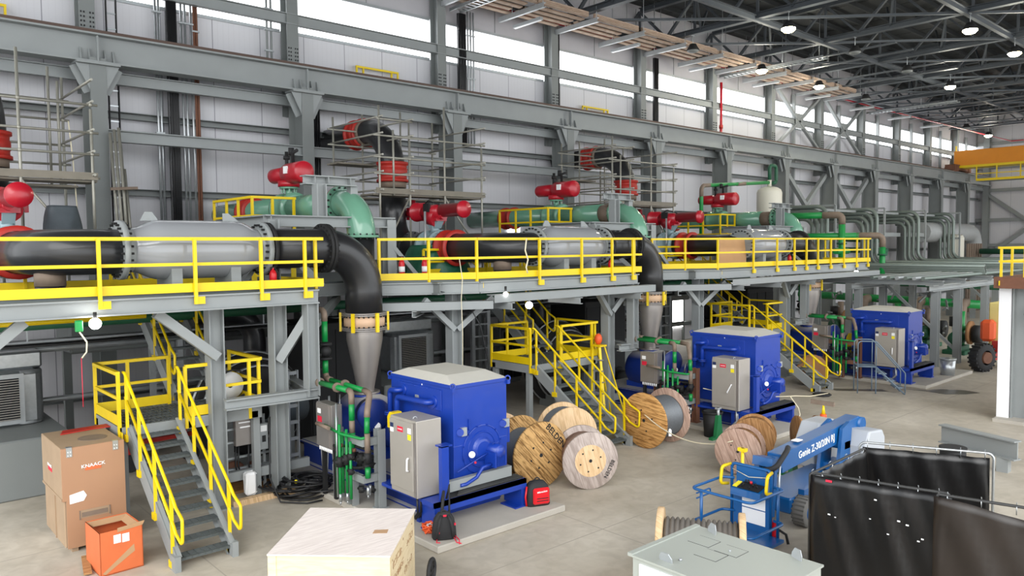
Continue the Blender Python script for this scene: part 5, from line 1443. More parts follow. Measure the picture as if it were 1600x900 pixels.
# welding screens
def screen(p, q, h, lb, m, sag=.0, legs=True, rings=7, top=.0, frame_m=None):
    frame_m = frame_m or DARKF
    p = V(p[0], p[1], 0); q = V(q[0], q[1], 0); d = (q - p).normalized(); n = V(-d.y, d.x, 0); L = (q - p).length
    o = thing('welding_screen', (p + q) / 2, lb, 'welding screen', 'black welding screens')
    mb = MB().tube(fillet([p, p + V(0, 0, h), q + V(0, 0, h), q], .1 if frame_m is GALV else .03), .02, 8)
    mb.build('frame', frame_m, o)
    for e in (p, q): MB().tube([e - n * .25 + V(0, 0, .02), e + n * .25 + V(0, 0, .02)], .02, 8).build('foot', frame_m, o)
    vs = []; F = []; NX, NZ = 26, 14
    for i in range(NX + 1):
        for j in range(NZ + 1):
            u = i / NX; v = j / NZ
            z = .12 + (h - (.2 if frame_m is GALV else .14) - sag * math.sin(PI * u) ** 2 * 1.0) * v
            w = .03 * math.sin(u * 17 + v * 2) * (1 - v * .6) + .015 * math.sin(v * 9 + u * 31)
            vs.append(p + d * ((.05 + (L - .1) * u) if frame_m is GALV else (-.04 + (L + .08) * u)) - n * (.0 if frame_m is GALV else .045) + n * w + V(0, 0, z))
    for i in range(NX):
        for j in range(NZ): F.append((i * (NZ + 1) + j, (i + 1) * (NZ + 1) + j, (i + 1) * (NZ + 1) + j + 1, i * (NZ + 1) + j + 1))
    c = MB().add(vs, F, True).build('curtain', m, o)
    so = c.modifiers.new('Solidify', 'SOLIDIFY'); so.thickness = .004
    for k in range(rings):
        e = p + d * (.12 + (L - .24) * k / max(1, rings - 1)) + V(0, 0, h)
        MB().tube([e + V(0, 0, .05), e + n * .03 + V(0, 0, .02), e + V(0, 0, -.11), e - n * .03 + V(0, 0, .0)], .006, 6).build('ring', GALV, o)
    return o
o = screen((10.8, 5.4), (11.2, 3.7), 1.9, 'black welding screen with white scuffs, front panel beside the boom wheel', VINYL)
mb = MB(); random.seed(9)
for j in range(9):
    f = random.uniform(.05, .95); z = random.uniform(1.2, 1.72); a = V(10.8, 5.4, z).lerp(V(11.18, 3.75, z), f) + V(-.095, -.02, 0); s = random.uniform(.006, .014)
    mb.box(a.x - .004, a.y - s * 1.6, a.z - s, a.x + .004, a.y + s * 1.6, a.z + s * .6)
mb.build('scuff', PAPER, o)['kind'] = 'stuff'
MB().bar((10.75, 5.2, 1.84), (10.78, 5.12, 1.835), .01, .03).build('red_mark', PINK, o)
screen((11.07, 3.8), (11.68, 1.3), 1.9, 'brownish black welding screen with a sagging top, nearest right corner', VINYLB, sag=.16)
screen((10.83, 5.48), (12.85, 5.55), 1.86, 'side welding screen running back from the front panel to the rear one', VINYL, rings=4)
screen((12.95, 5.68), (13.75, 3.9), 1.93, 'rear black welding screen in a bright rounded tube frame', VINYL, rings=6, frame_m=GALV)
tag(MB().cbox(6.9, 2.2, 0, 7.9, 3.18, 1.25, .02).build('osb_crate', PLY), 'plywood box corner at the bottom right edge before the screens', 'crate')
# ---------------------------------------------------------------- blue articulated boom lift
o = thing('boom_lift', (14.6, 7.4, 0), 'blue articulated boom lift with railed basket in the right foreground', 'boom lift')
LY = 7.35
ch = MB().cbox(13.2, 7.05, .25, 16.6, 7.95, .55, .03).box(13.3, 6.98, .3, 13.75, 7.06, .5).bar((13.5, 7.0, .62), (14.3, 7.0, .62), .12, .12).build('chassis', SKYB, o)
for (x, y0, y1) in ((13.5, 6.8, 7.06), (13.5, 7.94, 8.2), (16.1, 6.8, 7.06), (16.1, 7.94, 8.2)):
    w = MB().lathe((x, y0, .29), (0, 1, 0), [(0, .16), (0, .25), (.03, .29), (y1 - y0 - .03, .29), (y1 - y0, .25), (y1 - y0, .16)], 26).build('tyre', mat('grey tyre %d' % int(x * 10 + y0), (120, 118, 114), .8), o)
    MB().lathe((x, y0 + .02, .29), (0, 1, 0), [(0, .01), (0, .17), (.2, .17), (.2, .01)], 20).build('hub', SKYB, w)
    mb = MB()
    for j in range(22):
        a = 2 * PI * j / 22; c = V(x + .285 * math.cos(a), (y0 + y1) / 2, .29 + .285 * math.sin(a))
        mb.bar(c + V(0, -.12, 0), c + V(0, .12, 0), .03, .02, (math.cos(a), 0, math.sin(a)))
    mb.build('tread', mat('tread grey %d' % int(x * 10 + y0), (96, 94, 90), .85), w)
# turret and cowls
MB().prism([(0, 0), (.95, 0), (.95, .62), (.82, .8), (.2, .86), (.0, .55)], (15.75, 6.78, .55), (1, 0, 0), (0, 0, 1), (0, 1, 0), .5).build('cowl', LIFTG, o, bevel=.04)
MB().prism([(0, 0), (1.2, 0), (1.2, .75), (.9, .95), (.25, .95), (0, .6)], (15.7, 7.85, .45), (1, 0, 0), (0, 0, 1), (0, 1, 0), .45).build('cowl', LIFTG, o, bevel=.04)
MB().box(15.8, 7.84, .8, 15.88, 7.85, .9).build('white_sticker', PAPER, o)
mb = MB()
for y in (7.1, 7.5): mb.prism([(0, 0), (.5, 0), (.62, 1.0), (.5, 1.1), (.2, 1.0)], (15.2, y, .5), (1, 0, 0), (0, 0, 1), (0, 1, 0), .07)
mb.box(15.35, 7.1, .6, 15.6, 7.57, .75).box(15.5, 7.1, 1.05, 15.75, 7.57, 1.2)
mb.build('riser', SKYB, o)
# boom
A = V(13.15, LY, 1.19); B = V(16.4, LY, 1.42)
bm = MB().bar(A, B, .3, .36).bar(A - V(.25, 0, .02), A + V(.1, 0, 0), .22, .28).build('boom', SKYB, o, bevel=.012)
d = (B - A).normalized(); u = V(-d.z, 0, d.x)
text('Genie Z-30/20N RJ', A + d * 1.35 + V(0, -.156, 0) + u * .0, .2, frame(d, u), PAPER, bm, sx=.95)
MB().box(13.9, LY - .06, 1.46, 14.1, LY + .08, 1.475).build('white_sticker', PAPER, bm)
MB().cyl(B + V(.05, -.2, 0), B + V(.05, .2, 0), .15, n=16).cyl(A + d * 2.3 + u * -.2 + V(0, -.16, 0), A + d * 2.3 + u * -.2 + V(0, .16, 0), .09, n=14).build('pivot', SKYB, bm)
MB().cyl(A + d * 2.3 + u * -.22, A + d * 3.1 + u * -.24, .05, n=10).build('lift_cylinder', GALV, bm)
mb = MB()
for j in range(9): mb.tube([A + d * (.1 + .09 * j) + u * -.17, A + d * (.05 + .09 * j) + u * -.25], .016, 6)
mb.build('cable_carrier', BLKM, bm)
MB().tube(fillet([A + V(.3, -.1, .25), A + V(-.1, -.3, .3), A + V(-.5, -.3, .05), A + V(-.55, 0, -.05)], .15), .05, 8).build('hydraulic_hose', RUB, o)
# jib carrying the basket
mb = MB().bar((12.85, 7.5, 1.35), (12.7, 7.5, .3), .12, .1).bar((12.98, 7.25, 1.35), (12.86, 7.25, .25), .1, .08).bar((12.7, 7.35, 1.3), (13.1, 7.35, 1.22), .4, .16).bar((12.2, 7.35, .4), (12.85, 7.35, .35), .3, .12)
mb.build('jib', SKYB, o)
MB().tube([(12.8, 7.05, 1.3), (12.72, 7.05, .3)], .02, 8).build('jib_cylinder', GALV, o)
# basket
x0, x1, y0, y1 = 11.12, 12.18, 6.62, 7.8
bk = MB().box(x0, y0, .12, x1, y1, .17).build('basket_floor', SKYB, o)
top = fillet([(x1, y1 - .2, 1.05), (x1 - .1, y1, 1.05), (x0, y1, 1.05), (x0, y0, 1.05), (x1, y0, 1.05), (x1, y0 + .2, 1.05)], .12)
MB().tube(top, .025, 8).build('top_rail', SKYB, bk)
MB().tube(fillet([(x1, y1 - .2, .45), (x1 - .1, y1, .45), (x0, y1, .45), (x0, y0, .45), (x1, y0, .45), (x1, y0 + .2, .45)], .12), .025, 8).build('mid_rail', SKYB, bk)
MB().tube(fillet([(x0 + .08, y1 - .06, .95), (x0 + .5, y1 - .06, .95), (x0 + .5, y1 - .06, .86), (x0 + .08, y1 - .06, .86)], .04), .014, 6).build('grab_loop', SKYB, bk)
for (x, y) in ((x0 + .02, y1 - .2), (x1, y0 + .12), (x0 + .02, y0 + .02)):
    if (x, y) != (x0 + .02, y0 + .02): MB().tube([(x, y, .15), (x, y, 1.05)], .028, 8).build('upright', SKYB, bk)
pn = MB().box(x1 - .0, 6.9, .12, x1 + .03, 7.62, .82).box(x1, 6.98, .95, x1 + .03, 7.56, 1.3).build('back_panel', SKYB, bk)
MB().tube(fillet([(x1 + .01, 6.88, .15), (x1 + .01, 6.88, 1.32), (x1 + .01, 7.66, 1.32), (x1 + .01, 7.66, .15)], .08), .028, 8).build('hoop', SKYB, bk)
for (a, b) in ((7.1, .45),):
    MB().box(x1 - .004, 6.98, .58, x1, 7.44, .8).box(x1 - .004, 6.98, .3, x1, 7.44, .56).build('white_decal', PAPER, pn)
MB().box(x1 - .006, 7.0, .77, x1 - .003, 7.2, .79).build('red_decal_band', PINK, pn)
cb = MB().prism([(0, 0), (-.28, .02), (-.26, .14), (0, .2)], (x1, 6.93, .82), (1, 0, 0), (0, 0, 1), (0, 1, 0), .58).build('control_box', SKYB, bk)
n_ = V(-.06, 0, .26).normalized()
MB().prism([(0, 0), (.23, 0), (.23, .42), (0, .42)], V(x1 - .25, 6.97, .975), V(.26, 0, .06).normalized(), (0, 1, 0), n_, .012).build('control_panel', BLKM, cb)
MB().prism([(0, 0), (.2, 0), (.2, .08), (0, .08)], V(x1 - .24, 7.41, .977), V(.26, 0, .06).normalized(), (0, 1, 0), n_, .014).build('yellow_plate', DECY, cb)
mb = MB(); random.seed(2)
for j in range(14):
    a = V(x1 - .22 + random.uniform(0, .18), 7.0 + random.uniform(0, .36), 1.0); a.z = .99 + (a.x - (x1 - .25)) * .23
    mb.cyl(a, a + V(0, 0, random.uniform(.02, .07)), .012, n=8)
mb.build('switch', BLKM, cb); MB().cyl((x1 - .07, 7.22, 1.03), (x1 - .07, 7.22, 1.08), .025, n=10).build('stop_button', FIRE, cb)
for y in (6.86, 7.68):
    s = -1 if y < 7 else 1
    MB().tube(fillet([(x1 + .0, y, 1.3), (x1 - .22, y + s * .04, 1.28), (x1 - .27, y + s * .04, .98), (x1 - .05, y + s * .02, .94)], .07), .03, 8).build('yellow_guard', YEL, bk)
MB().cyl((x1 + .1, 7.5, .8), (x1 + .1, 7.5, 1.6), .03, n=8).box(x1 + .06, 7.42, 1.54, x1 + .14, 7.58, 1.6).build('yellow_post', YEL, bk)
MB().tube([(x1 - .0, 6.86, 1.2), (x1 - .1, 7.25, 1.16), (x1, 7.66, 1.22)], .006, 6).build('guard_cord', ROPE, bk)
MB().box(x1 + .05, 6.8, .12, x1 + .1, 6.95, .42).build('red_strip', FIRE, bk)
MB().tube([(x1 + .05, 6.75, .3), (x1 + .18, 6.68, .2), (x1 + .15, 6.62, .05)], .025, 6).build('black_lever', BLKM, bk)
MB().box(x1 + .03, 7.2, .2, x1 + .12, 7.5, .55).build('black_box', BLKM, bk)
# beacon on a bar at the turret
MB().cyl((16.8, 8.2, 1.3), (16.8, 8.2, 1.42), .07, n=14).cyl((16.8, 8.2, .9), (16.8, 8.2, 1.3), .03, n=8).build('beacon', TRAC, o)
MB().cyl((16.8, 8.2, 1.42), (16.8, 8.2, 1.62), .045, .02, n=12).build('yellow_cone', YEL, o)
MB().box(16.78, 7.95, 1.62, 16.83, 8.5, 1.72).build('grey_bar', RUST, o)
# ---------------------------------------------------------------- things under, on and beyond the platforms
# work lamps and their leads
for i, (x, y, z, lb) in enumerate(((3.42, 14.7, 4.03, 'glowing round work lamp hanging under the nearest platform girder'), (12.72, 14.5, 4.1, 'small glowing work lamp at the left corner of the middle platform'), (32.7, 14.6, 4.05, 'glowing work lamp under the right end of the farthest platform'), (14.55, 15.6, 3.66, 'glowing work lamp beneath the middle platform behind the stairs'))):
    o = thing('work_lamp', (x, y, z), lb, 'lamp', 'work lamps under the platforms')
    MB().sphere((x, y, z), .1 if i != 1 else .06, 16, 10).build('globe', BULB, o)
    MB().cyl((x, y, z + .08), (x, y, z + .2), .03, n=8).build('socket', BLKM, o)
o = thing('junction_plug', (3.2, 14.75, 4.0), 'green electrical plug box with a cream lead hanging beside the nearest work lamp', 'plug box')
MB().cbox(3.12, 14.72, 3.9, 3.24, 14.8, 4.1, .015).build('box_body', GRN, o)
MB().tube([(3.18, 14.74, 3.9), (3.28, 14.7, 3.72), (3.27, 14.7, 3.55), (3.2, 14.72, 3.45)], .014, 6).build('cream_lead', ROPE, o)
MB().tube([(3.19, 14.72, 3.45), (3.19, 14.72, 2.6)], .006, 6).build('pink_string', PINK, o)

# air handlers on their grey plinths behind the platforms
for k, (x, lb) in enumerate(((0.6, 'louvred air cooling unit on its grey plinth at the left edge'), (11.95, 'louvred air cooling unit behind the nearest steel cone'), (22.7, 'louvred air cooling unit deep under the middle platform'))):
    o = thing('air_cooler', (x + 1.5, 20.5, 0), lb, 'cooling unit', 'louvred cooling units')
    MB().cbox(x, 19.0, 0, x + 3.3, 22.6, 1.28, .03).build('plinth', GREYD, o)
    MB().cbox(x + 1.3, 20.6, 1.28, x + 3.0, 22.4, 2.55, .1).build('housing', GALV, o)
    MB().cbox(x + 1.2, 20.9, 2.55, x + 3.1, 22.5, 2.95, .05).build('top_duct', GALV, o)
    MB().lathe((x + 2.75, 20.95, 1.3), (0, 0, 1), [(0, .34), (1.2, .34), (1.25, .3)], 20).build('side_drum', GALV, o)
    lv = MB().box(x + 1.5, 20.5, 1.35, x + 2.65, 20.6, 2.5).build('louvre_frame', GREYL, o)
    mb = MB().box(x + 1.6, 20.49, 1.45, x + 2.55, 20.5, 2.4)
    mb.build('louvre_backing', DARK, lv)
    mb = MB()
    for j in range(17): mb.bar((x + 1.6, 20.47, 1.47 + j * .056), (x + 2.55, 20.47, 1.47 + j * .056), .035, .012)
    mb.build('louvre_slat', SS, lv)

# fan scrolls seen under the platform ends
for k in range(3):
    OFF = V(T * k, 0, 0)
    o = thing('fan_scroll', (7.1, 18.4, 0), 'large grey ringed fan scroll beneath ' + DECKS[k], 'fan', 'fan scrolls')
    MB().lathe((7.6, 17.6, 1.4), (0, 1, 0), [(0, .01), (0, .9), (.05, .98), (.05, 1.08), (.25, 1.1), (.25, 1.22), (.5, 1.24), (.5, 1.36), (.85, 1.38), (.9, 1.2), (.9, .01)], 40).build('casing', BLKM, o)
    mb = MB()
    for r_, y in ((1.09, 17.72), (1.23, 17.96), (1.37, 18.28)): mb.lathe((7.6, y, 1.4), (0, 1, 0), [(0, r_ - .02), (0, r_ + .04), (.04, r_ + .04), (.04, r_ - .02)], 40)
    mb.each('ring', GALV, o)
    MB().box(6.9, 17.7, 0, 8.3, 18.4, .45).build('foot', GREYD, o)
    o = thing('seal_drum', (8.3, 17.6, 0), 'dusty grey horizontal drum behind ' + SETS[k], 'drum', 'grey drums behind the pumps')
    MB().lathe((7.6, 17.4, 1.45), (1, .15, 0), [(0, .2), (.03, .36), (.5, .4), (1.0, .38), (1.05, .28), (1.06, .01)], 24).build('shell', TARPG, o)
    MB().bar((8.1, 17.45, 0), (8.1, 17.45, 1.2), .4, .3).build('support', GREYD, o)
    # dark plant beneath the deck: ducts and cabinets against the wall
    o = thing('wall_duct', (3, 23, 0), 'dark duct box on legs at the wall beneath ' + DECKS[k], 'duct', 'ducts beneath the platforms')
    MB().cbox(4.6, 22.4, 2.6, 10.4, 24.0, 3.9, .05).build('duct_body', GREYD, o)
    mb = MB()
    for x in (4.8, 7.4, 10.2): mb.bar((x, 23.8, 0), (x, 23.8, 2.6), .2)
    mb.each('leg', GREYD, o)
    if k == 2: OFF = V(T * k - 5.4, 0, 0)
    o = thing('motor_control_box', (8.9, 22.6, 0), 'dark floor cabinet at the wall behind ' + SETS[k], 'cabinet', 'cabinets at the wall')
    MB().cbox(8.6, 22.2, .1, 9.6, 22.9, 2.1, .02).box(8.65, 22.25, 0, 9.55, 22.85, .1).build('cabinet_body', GREYD, o)
    MB().box(8.65, 22.17, .2, 9.08, 22.2, 2.0).box(9.12, 22.17, .2, 9.55, 22.2, 2.0).build('door', BLKM, o)
    OFF = V(T * k, 0, 0)
    # wide green pipe along the underside of the deck
    o = thing('under_deck_pipe', (5, 18.7, 3.7), 'dark green pipe slung under ' + DECKS[k], 'pipe', 'pipes under the decks')
    MB().tube([(-.6, 18.7, 3.75), (9.6, 18.7, 3.75)], .12, 12).each('pipe', GRND, o)
    if k == 0: MB().tube([(0, 18.0, 3.85), (5.2, 18.0, 3.85)], .06, 10).build('small_pipe', YEL, o)
    mb = MB()
    for x in (1, 3.4, 5.8, 8.2): mb.bar((x, 18.7, 3.75), (x, 18.7, 4.15), .04)
    mb.each('hanger', GREYL, o)
    o = thing('black_drain_pipe', (8.6, 20.2, 0), 'black bent pipe hanging from the deck behind ' + SETS[k], 'pipe', 'black bent pipes under the decks')
    MB().tube(fillet([(7.0, 20.2, 3.6), (8.6, 20.2, 3.6), (8.6, 20.2, .6)], .8), .3, 18).build('bend', BLK, o)
    MB().flange((8.6, 20.2, 1.9), (0, 0, 1), .42, .14).build('flange', BLKM, o); MB().cyl((8.6, 20.2, 0), (8.6, 20.2, .6), .4, n=18).build('foot', GREYD, o)
    o = thing('added_shade_box', (10.3, 19.6, 0), 'dark box added for shade behind the cone of ' + SETS[k], 'enclosure', 'added dark boxes behind the cones')  # added dark box that deepens the shade behind the cone
    MB().cbox(9.4, 18.6, 0, 11.6, 20.4, 3.3, .03).build('shade_body', BLKM, o)
    mb = MB()
    for q in range(3): mb.box(9.45 + q * .72, 18.57, .2, 10.1 + q * .72, 18.6, 3.1)
    mb.each('door', DARK, o)
    o = thing('rung_frame', (6.6, 20.8, 0), 'upright grey rung frame at the back under ' + DECKS[k], 'ladder', 'rung frames under the decks')
    MB().chan((6.2, 21.0, 0), (6.2, 21.0, 4.1), .14, .1, .02, 1, (1, 0, 0)).chan((6.9, 21.0, 0), (6.9, 21.0, 4.1), .14, .1, .02, 1, (1, 0, 0)).each('upright', GREYL, o)
    mb = MB()
    for q in range(9): mb.bar((6.2, 21.0, .4 + q * .43), (6.9, 21.0, .4 + q * .43), .05)
    mb.build('rung', GREYL, o)
    o = thing('service_tray', (4, 19.6, 3.0), 'cable filled tray hung below the deck of ' + DECKS[k], 'cable tray', 'service trays under the decks')
    MB().chan((0, 19.6, 3.25), (9.3, 19.6, 3.25), .12, .4, .02, -1).build('tray', GREYL, o)
    mb = MB()
    for q in range(5): mb.tube([(0, 19.45 - q * .07, 3.27), (4, 19.47 - q * .07, 3.24), (9.3, 19.45 - q * .07, 3.27)], .03, 6)
    mb.each('cable', CAB, o)
    mb = MB()
    for x in (.6, 3.2, 5.8, 8.6): mb.bar((x, 19.6, 3.2), (x, 19.6, 4.15), .03)
    mb.each('hanger', GREYL, o)
    o = thing('grey_service_pipe', (5, 20.6, 2.4), 'pair of grey pipes along the wall under ' + DECKS[k], 'pipe', 'grey service pipes')
    MB().tube([(-.5, 21.6, 2.9), (9.0, 21.6, 2.9)], .09, 10).tube([(-.5, 21.8, 1.6), (9.0, 21.8, 1.6)], .07, 10).each('pipe', GREYL, o)
    mb = MB()
    for x in (.8, 3.4, 8.2): mb.bar((x, 21.9, 0), (x, 21.9, 3.0), .08)
    mb.each('support', GREYD, o)
    random.seed(40 + k)
    for q, (x, y) in enumerate(((5.0, 20.2), (3.3, 20.6), (10.5, 17.7))):
        o = thing('machine_part', (x, y, 0), ('rusty machine part', 'red machine part', 'dark valve assembly')[q] + ' on the floor under ' + DECKS[k], 'machine part', 'loose machine parts under the decks')
        MB().lathe((x, y, .45), (.6, .8, .1), [(0, .05), (0, .3), (.1, .36), (.3, .3), (.5, .22), (.8, .22), (.82, .3), (.9, .3), (.9, .05)], 18).build('casting', (RUSTB, REDC, BLKM)[q], o)
        MB().box(x - .3, y - .25, 0, x + .6, y + .7, .14).build('timber', WOODB, o)
    # conduits hanging between the columns
    o = thing('column_cable_run', (7.2, 16.5, 0), 'vertical perforated ladder trays under the end of ' + DECKS[k], 'cable ladder', 'ladder trays at the platform corners')
    for j, x in enumerate((7.42, 7.75)):
        mb = MB().box(x, 16.4, .35, x + .03, 16.5, 2.5).box(x + .22, 16.4, .35, x + .25, 16.5, 2.5)
        for q in range(6): mb.box(x, 16.42, .5 + q * .38, x + .25, 16.46, .58 + q * .38)
        mb.build('tray_section', GREYL, o)
    MB().chan((6.0, 15.75, .52), (7.9, 15.75, .52), .2, .1, .02, -1).build('bottom_channel', GREY, o)
    # fire extinguisher on the deck by the silencer
    o = thing('fire_extinguisher', (6.9, 15.25, ZD), 'red fire extinguisher beside the silencer on ' + DECKS[k], 'fire extinguisher', 'deck fire extinguishers')
    MB().lathe((6.95, 15.3, ZD), (0, 0, 1), [(0, .01), (0, .075), (.3, .075), (.36, .05), (.38, .025), (.42, .025)], 16).build('cylinder', FIRE, o)
    MB().box(6.9, 15.28, ZD + .4, 7.0, 15.32, ZD + .44).tube([(6.98, 15.28, ZD + .42), (7.05, 15.25, ZD + .3), (7.03, 15.25, ZD + .12)], .012, 6).build('valve_hose', BLKM, o)
    OFF = V(0, 0, 0)
for (x, y, lb) in ((10.85, 16.35, 'tall red fire extinguisher beside the black drop pipe on the walkway'), (11.35, 16.05, 'red fire extinguisher right of the taller one on the walkway')):
    o = thing('fire_extinguisher', (x, y, ZD), lb, 'fire extinguisher')
    MB().lathe((x, y, ZD), (0, 0, 1), [(0, .01), (0, .08), (.42, .08), (.5, .05), (.52, .025), (.58, .025)], 16).build('cylinder', FIRE, o)
    MB().box(x - .06, y - .02, ZD + .55, x + .06, y + .02, ZD + .6).build('handle', BLKM, o)
    MB().cyl((x, y, ZD + .2), (x, y, ZD + .34), .082, n=16).build('label', PAPER, o)

# instrument wall under the nearest platform
o = thing('instrument_rack', (6.6, 16.0, 0), 'unistrut rack of instrument boxes right of the nearest stairs', 'instrument rack')
for z in (1.48, 1.2, .86, .62): MB().chan((5.95, 16.0, z), (7.3, 16.0, z), .045, .045, .006, 1).build('strut_rail', GALV, o)
for x in (6.02, 6.95, 7.28): MB().box(x, 16.02, .1, x + .05, 16.07, 1.7).build('strut_post', GREYL, o)
q = MB().cbox(6.28, 15.86, 1.12, 6.66, 15.98, 1.68, .01).build('steel_box', SSD, o)
MB().box(6.35, 15.855, 1.6, 6.6, 15.86, 1.63).box(6.38, 15.855, 1.5, 6.6, 15.86, 1.53).build('white_strip', PAPER, q)
q = MB().cbox(6.8, 15.86, .95, 7.0, 15.98, 1.52, .01).build('meter_box', GREYL, o); MB().box(6.83, 15.855, 1.35, 6.97, 15.86, 1.48).build('paper_label', PAPER, q); MB().box(6.86, 15.85, 1.12, 6.94, 15.86, 1.26).build('window', DARK, q)
for x, z in ((5.98, 1.15), (7.05, 1.3)): q = MB().cbox(x, 15.9, z, x + .1, 15.98, z + .3, .01).build('switch_box', GREYD, o); MB().cyl((x + .05, 15.88, z + .08), (x + .05, 15.9, z + .08), .03, n=10).build('red_button', FIRE, q)
mb = MB()
for j, x in enumerate((6.05, 6.32, 6.38, 6.6, 6.84, 7.1)): mb.tube([(x, 15.95, 1.15), (x - .03, 15.93, .7), (x + .05, 15.95, .35)], .018, 6)
mb.each('cable', CAB, o)
o = thing('reducer_fittings', (6.5, 16.6, 0), 'pile of rusty pipe fittings on the floor behind the instrument rack', 'fittings')
for j, (x, y, r_) in enumerate(((6.2, 16.7, .22), (6.6, 16.8, .26), (7.0, 16.6, .2))): MB().lathe((x, y, .25), (.3, 1, .1), [(0, r_ * .5), (.05, r_), (.2, r_), (.25, r_ * .6), (.5, r_ * .6)], 18).build('fitting', RUSTB, o)
MB().box(6.0, 16.2, 0, 7.3, 17.2, .06).build('timber_pallet', WOODB, o)
tag(MB().box(6.0, 15.35, 0, 7.35, 15.5, .12).build('floor_timber', WOODP), 'pale timber lying on the floor below the instrument rack', 'timber')
tag(MB().cbox(6.35, 15.52, .12, 6.58, 15.72, .6, .04).build('paper_sack', PAPER, bevel=.02), 'white sack standing at the foot of the instrument rack', 'sack')
# chain hanging by the hung column
o = thing('lifting_chain', (7.9, 15.1, 2.2), 'two loops of steel chain hanging from the low beam above the black cables', 'chain')
for (a, b, z) in ((7.75, 7.98, .35), (8.0, 8.25, .45)):
    pts = [(a + (b - a) * t / 20, 14.95, 2.1 - (2.1 - z) * (1 - (abs(t - 10) / 10) ** 3.2)) for t in range(21)]
    MB().tube(pts, .014, 6).build('chain_loop', GALV, o)
o = thing('ladder_red_cart', (6.9, 20.0, 0), 'red steel cart parked on the floor behind the nearest landing', 'cart')
MB().bar((4.9, 19.6, .75), (7.2, 20.2, .8), .12).bar((4.9, 20.3, .5), (7.2, 20.0, .6), .1).bar((5.2, 19.7, .1), (5.2, 19.7, .8), .1).bar((6.6, 20.0, .1), (6.6, 20.0, .8), .1).build('frame', REDC, o)
for x in (5.2, 6.6): MB().cyl((x, 19.5, .2), (x, 19.7, .2), .2, n=16).build('wheel', RUB, o)
o = thing('wrapped_coil', (6.7, 17.9, 2.2), 'white roll wrapped with black hose on the right end of the nearest landing', 'roll')
MB().lathe((6.45, 16.5, 2.32), (0, 1, 0), [(0, .05), (0, .3), (.45, .3), (.45, .05)], 24).build('white_roll', PAPER, o)
MB().tube([(6.5 + .34 * math.cos(t * PI / 8), 16.45, 2.33 + .34 * math.sin(t * PI / 8)) for t in range(16)], .02, 6, True).tube([(6.5 + .36 * math.cos(t * PI / 8), 16.5, 2.33 + .33 * math.sin(t * PI / 8)) for t in range(16)], .02, 6, True).build('hose', CAB, o)
for k, (x, y, s) in enumerate(((14.4, 17.5, 1), (13.9, 19.0, .8))):
    o = thing('shrink_wrapped_part', (x, y, 0), ('white wrapped machine part on the floor behind the middle stairs', 'white wrapped bundle further back under the middle platform')[k], 'wrapped part')
    MB().lathe((x - .6, y, .55 * s), (1, .2, .1), [(0, .1), (.1, .4 * s), (.8, .5 * s), (1.3, .42 * s), (1.4, .1)], 20).build('wrapped_body', PAPER, o)
    MB().box(x - .3, y - .3, 0, x + .4, y + .3, .15).build('cradle', REDC, o)
o = thing('red_machine', (13.1, 18.2, 0), 'red machine with a white tag behind the pale wooden reels', 'machine')
MB().cbox(12.6, 17.6, .3, 13.6, 18.4, 1.5, .08).cyl((12.7, 17.5, 1.2), (13.5, 17.5, 1.2), .25, n=16).build('body', REDC, o)
MB().box(13.0, 17.2, .9, 13.35, 17.22, 1.15).build('white_tag', PAPER, o); MB().box(12.6, 17.6, 0, 13.6, 18.4, .3).build('foot', DARK, o)

# cable trays following the platform fronts
for k in (1, 2):
    OFF = V(T * k, 0, 0); o = thing('platform_cable_tray', (4.6, 14.6, 3.9), 'pale cable tray along the front below ' + DECKS[k], 'cable tray', 'cable trays below the platforms')
    xr = 8.1 if k == 1 else 13.4
    MB().chan((1.65, 14.5, 4.0), (xr, 14.5, 4.0), .2, .3, .02, -1).build('straight_section', GREY, o)
    MB().chan((-.95, 16.0, 3.85), (1.65, 14.55, 3.85), .2, .3, .02, -1).build('angled_section', GREY, o)
    for x in (2.1, 4.6, 7.2): MB().chan((x, 14.35, 3.8), (x, 15.6, 3.8), .18, .1, .02, 1).build('bracket', GREY, o)
    MB().chan((-.2, 15.4, 3.68), (.6, 16.2, 3.68), .16, .1, .02, 1).build('bracket', GREY, o)
    OFF = V(0, 0, 0)
# hanging ropes and the barrier rope
def rope(name, pts, lb, r=.014, m=ROPE, cat='rope', **kw):
    o = thing(name, pts[0], lb, cat); MB().tube(pts, r, 6).build('rope', m, o); return o
def catenary(a, b, sag, n=16):
    a = V(a); b = V(b); return [a.lerp(b, t / n) - V(0, 0, sag * 4 * (t / n) * (1 - t / n)) for t in range(n + 1)]
o = rope('barrier_rope', catenary((15.75, 12.6, .95), (15.3, 9.6, .8), .35), 'cream barrier rope sagging between the grey wire reel and the rosy reel')
MB().prism([(0, 0), (.07, 0), (.07, .16), (.03, .2), (0, .16)], (15.72, 11.7, .46), (.7, -.7, 0), (0, 0, 1), (0, 1, 0), .01).build('white_tag', PAPER, o)
o = rope('barrier_rope', catenary((18.75, 12.75, 1.15), (21.0, 11.1, .85), .1) + [(21.5, 10.9, .8), (22.4, 10.8, .78)], 'cream barrier rope stretched from the middle stand across the blue skid')
MB().tube(catenary((20.6, 11.05, .9), (20.9, 10.7, .25), .0)[:9] + [(20.9, 10.9, .35), (20.75, 10.85, .3)], .014, 6).build('loose_end', ROPE, o)
rope('hanging_rope', [(11.65, 15.0, 5.0), (11.66, 14.9, 4.5), (11.6, 14.88, 4.0), (11.63, 14.88, 3.2), (11.62, 14.9, 1.6)], 'thin cream cord hanging from the angled rail left of the middle platform', .01)
rope('tied_rope', [(13.75, 14.82, 5.5), (13.68, 14.8, 5.2), (13.78, 14.8, 4.95), (13.7, 14.79, 4.75), (13.76, 14.8, 4.6)], 'short knotted cream rope tied on the middle platform rail', .02)
